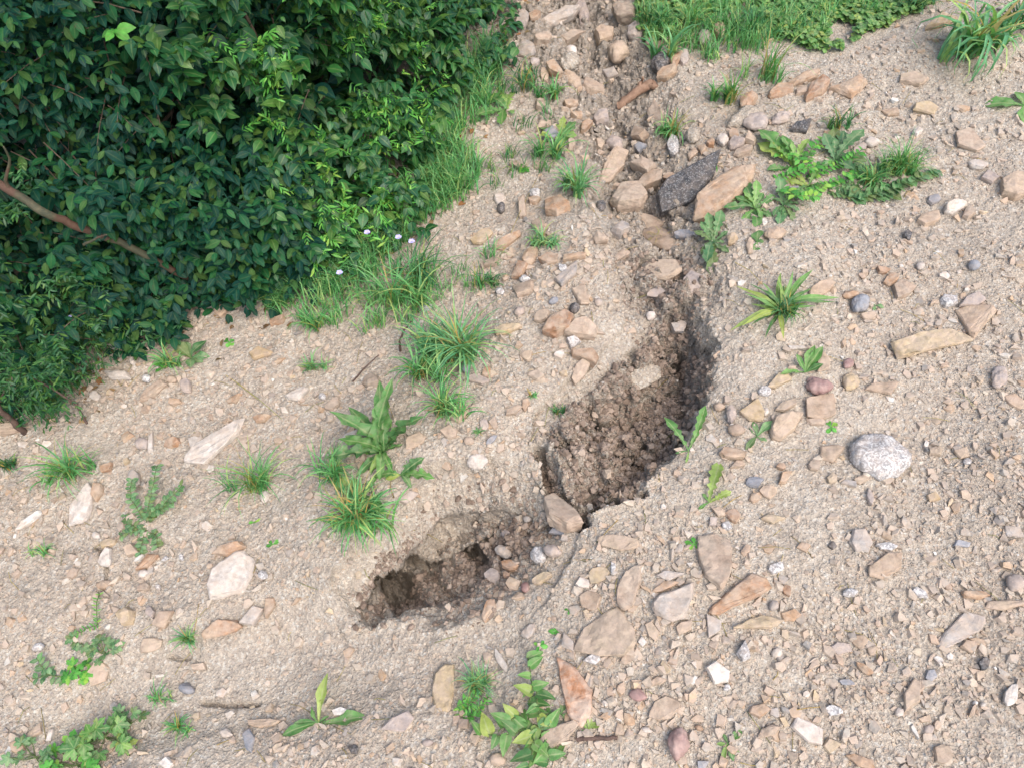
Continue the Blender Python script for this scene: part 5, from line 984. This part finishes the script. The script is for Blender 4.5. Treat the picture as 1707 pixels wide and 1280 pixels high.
weedmass('yellow-green feathery weed climbing beside the heart-leaved shrub', S_['i']+.02, S_['m'], .12, .55, 1100, 'bright', 1102, .022, gap=.05)
weedmass('bright leafy weeds low in the hedge centre above the grass belt', S_['g'], S_['k'], .0, .30, 700, 'mid', 1103, .034, OVA, 8, .10, 1.0, 'nettles', 'nettle_patch')
weedmass('tangled green weeds at the hedge foot above the left grass', S_['b'], S_['f'], .0, .2, 500, 'mid', 1104, .018, NEEDLE, 14, .09, 1.5)
weedmass('bluish dark leaves drooping to the ground where the leaning branch meets the slope', S_['e'], S_['h'], .0, .16, 420, 'dark', 1107, .034, ELL, 10, .12, 1.0, 'shrub sprays', 'shrub_sprays', -.4)
weedmass('young light green shoot leaves scattered on the dark left shrubs', S_['b'], S_['g'], .25, .65, 60, 'bright', 1105, .032, ELL, 6, .06, 1.1, 'shoots', 'leafy_shoots', .15)
weedmass('nettle-like leaves hanging at the right end of the hedge front', S_['i'], S_['n'], .0, .30, 700, 'mid', 1106, .036, OVA, 8, .10, .9, 'nettles', 'nettle_patch')

def undergrowth(n, seed):
    rs = np.random.default_rng(seed); s = rs.uniform(0.02, TOT-.02, n); p, w = curve(s); back = .12+rs.random(n)**.8*2.2
    x = p[:, 0]-w[:, 0]*back; y = p[:, 1]-w[:, 1]*back; P = np.stack([x, y, SX*x+SY*y+rs.random(n)*.5+.02], 1); acc = Acc()
    a = rs.random(n)*6.28; inst(acc, OVA, P, np.stack([np.cos(a), np.sin(a), rs.normal(-.1, .3, n)], 1), np.array([0, 0, 1.])+rs.normal(0, .35, (n, 3)), rs.uniform(.035, .07, n))
    return tag(acc.obj('undergrowth', LF['dark']), 'dark leafy undergrowth filling the shade inside and behind the hedge', 'undergrowth', kind='stuff')
undergrowth(15000, 1201)

# branches seen in and beside the hedge
def lift_pt(px, py, h):                                   # point above ground whose foot lies further away along the ray
    d = ray(px, py); t = (CAMZ-h)/(SX*d[0]+SY*d[1]-d[2]); return CP+d*t
def branch(name, label, pts, rad, mat, subs=(), cat='branch', seed=0):
    P = [np.array(p) for p in pts]; acc = Acc(); out = []
    for a_, b_ in zip(P[:-1], P[1:]):
        for t in np.linspace(0, 1, 6)[:-1]: out.append(a_+(b_-a_)*t)
    out.append(P[-1]); out = np.array(out); out += np.random.default_rng(seed).normal(0, rad[0]*.18, out.shape)
    tube(acc, out, np.linspace(rad[0], rad[1], len(out)), 8); loc = Vector(out[0])
    if not subs: o = acc.obj(name, mat, None, True, loc)
    else:
        o = empty(name, loc); acc.obj('limb', mat, o, True, loc)
        for sb, r2 in subs:
            a2 = Acc(); q = wander(sb[0], sb[1], 7, .004, seed+3); tube(a2, q, np.linspace(r2, r2*.4, 7), 6); a2.obj('twig', mat, o, True, loc)
    return tag(o, label, cat)
branch('fallen_branch', 'thick olive-brown branch with reddish bare patches slanting through the left hedge',
       [lift_pt(-80, 270, .48), lift_pt(10, 312, .47), lift_pt(70, 352, .43), lift_pt(130, 378, .36), lift_pt(210, 410, .26), lift_pt(290, 450, .15), np.array(hit(350, 482)[0])-[0, 0, .01]], (.009, .008), BRANCH,
       [((lift_pt(14, 312, .50), lift_pt(8, 245, .60)), .004), ((lift_pt(140, 408, .41), lift_pt(180, 392, .46)), .003)], seed=5)
def gp(px, py, h=0.): l, _ = hit(px, py); return np.array(l)+[0, 0, h]
b0 = gp(42, 722, -.01)
branch('dead_branch', 'dark bare branch standing bent at the left edge below the hedge', [b0, b0+[-.006, .0, .05], b0+[-.02, .01, .12], b0+[-.05, .01, .165], b0+[-.12, .0, .17]], (.0075, .005), TWIG,
       [((b0+[-.02, .01, .11], b0+[.03, .03, .15]), .003)], 'branch', 6)
b1 = gp(145, 706, 0)
branch('dead_twig', 'thin dark twig drooping right of the bent dead branch', [b1, b1+[-.01, .02, .05], b1+[-.05, .03, .10], b1+[-.10, .03, .16]], (.003, .002), TWIG, seed=7)
b2 = gp(668, 585, 0)
branch('dead_twig', 'curved dark twig sticking up left of the large crest tuft', [b2, b2+[.0, .0, .03], b2+[.012, .02, .05], b2+[.028, .03, .065]], (.003, .0018), TWIG, seed=8)
branch('dead_twig', 'straight dark twig lying below the curved one on the slope', [gp(588, 638, .004), gp(610, 615, .006), gp(633, 597, .012)], (.0022, .0012), TWIG, seed=9)
branch('broken_stick', 'short grey-brown stick lying at the bottom beside the star-shaped seedling', [gp(962, 1232, .004), gp(990, 1231, .005), gp(1029, 1230, .005)], (.0042, .0034), TWIG, seed=10)
branch('driftwood', 'rusty brown piece of broken wood lying diagonally in the rill', [gp(1030, 182, .006), gp(1050, 168, .012), gp(1072, 155, .018), gp(1090, 148, .018)], (.011, .015), WOOD,
       [((gp(1068, 160, .02), gp(1070, 152, .04)), .007)], 'wood', 11)
for j, (a_, b_, lb) in enumerate([((378, 628), (430, 668), 'long straw stalk lying on the stony left slope'), ((690, 885), (738, 905), 'dry straw lying across the lip of the lower pit'), ((835, 430), (895, 300), 'pale bent grass stalk leaning over stones below the hedge'), ((1225, 440), (1270, 478), 'thin straw stalk left of the plantain'), ((395,640),(470,700),'faint straw stalk further down the stony left slope')]):
    branch('straw_stalk', lb, [gp(*a_, .004), (gp(*a_)+gp(*b_))/2+[0, 0, .014], gp(*b_, .005)], (.0009, .0006), LF['straw'], (), 'straw', 20+j)

# small lilac flowers in the verge
fl_m, fnt, fp = new_mat('lilac_petal'); fp.inputs['Base Color'].default_value = (.42, .38, .68, 1); fp.inputs['Roughness'].default_value = .6
def straws(n, seed):
    g = np.random.default_rng(seed); acc = Acc()
    for _ in range(n):
        x, y = region_view(g); l, _ = down(x, y); a = g.random()*6.28; L_ = g.uniform(.012, .06); e, _ = down(x+math.cos(a)*L_, y+math.sin(a)*L_)
        p0 = np.array(l)+[0, 0, .002]; p1 = np.array(e)+[0, 0, .003]; 
        if np.linalg.norm(p1-p0) > L_*1.3: continue
        tube(acc, [p0, (p0+p1)/2+[g.normal(0, .002), g.normal(0, .002), .004], p1], .0006, 4)
    return tag(acc.obj('dry_grass_bits', LF['straw']), 'thin dry grass stems and root bits littered over the slope', 'litter', kind='stuff')
straws(420, 88)
def litter(n, seed):
    g = np.random.default_rng(seed); acc = Acc(); P = []
    H_ = np.array(W([(0,700),(90,650),(180,575),(300,515),(420,465),(540,440),(640,385),(700,300),(760,190),(830,40),(850,-20)]))
    for _ in range(n):
        i = g.integers(len(H_)-1); q = H_[i]+(H_[i+1]-H_[i])*g.random()+g.normal(0, .09, 2); l, _x = down(q[0], q[1]); P.append(np.array(l)+[0, 0, .003])
    P = np.array(P); a = g.random(n)*6.28
    inst(acc, ELL, P, np.stack([np.cos(a), np.sin(a), g.normal(0, .2, n)], 1), np.array([0, 0, 1.])+g.normal(0, .35, (n, 3)), g.uniform(.012, .03, n))
    return tag(acc.obj('leaf_litter', DEADLEAF), 'dry brown fallen leaves scattered along the foot of the hedge', 'leaf litter', kind='stuff')
DEADLEAF = mat_leaf('dead_leaf', [(.10, .06, .03), (.18, .11, .05), (.26, .18, .09), (.13, .10, .05)], .75, .08, (.2, .13, .07), .2, .15)
litter(420, 89)
PET = leaf_t([.1, .4, .45, .1], .1, .1, 0, 1)
for j, (x, y, lb) in enumerate([(612, 388, 'small lilac flower, leftmost in the weeds at the hedge foot'), (664, 396, 'small lilac flower, middle one at the hedge foot'), (686, 403, 'small lilac flower, rightmost at the hedge foot'), (118, 530, 'small lilac flower among tangled weeds at the left hedge foot'), (566, 455, 'small lilac flower in the grass below the hedge centre')]):
    p = lift_pt(x, y, .12); g_, _ = down(p[0], p[1]); root = empty('wildflower', g_); st = Acc(); tube(st, wander(np.array(g_), p, 5, .004, j), .0008, 4); st.obj('stem', GTWIG, root, True, g_)
    ac = Acc(); a_ = np.arange(5)*1.2566; inst(ac, PET, np.repeat(p[None], 5, 0), np.stack([np.cos(a_), np.sin(a_), np.full(5, .3)], 1), np.tile([0, -.5, 1.], (5, 1)), .008); ac.obj('petals', fl_m, root, True, g_)
    tag(root, lb, 'flower', 'lilac wildflowers')
print('objects', len(bpy.data.objects))
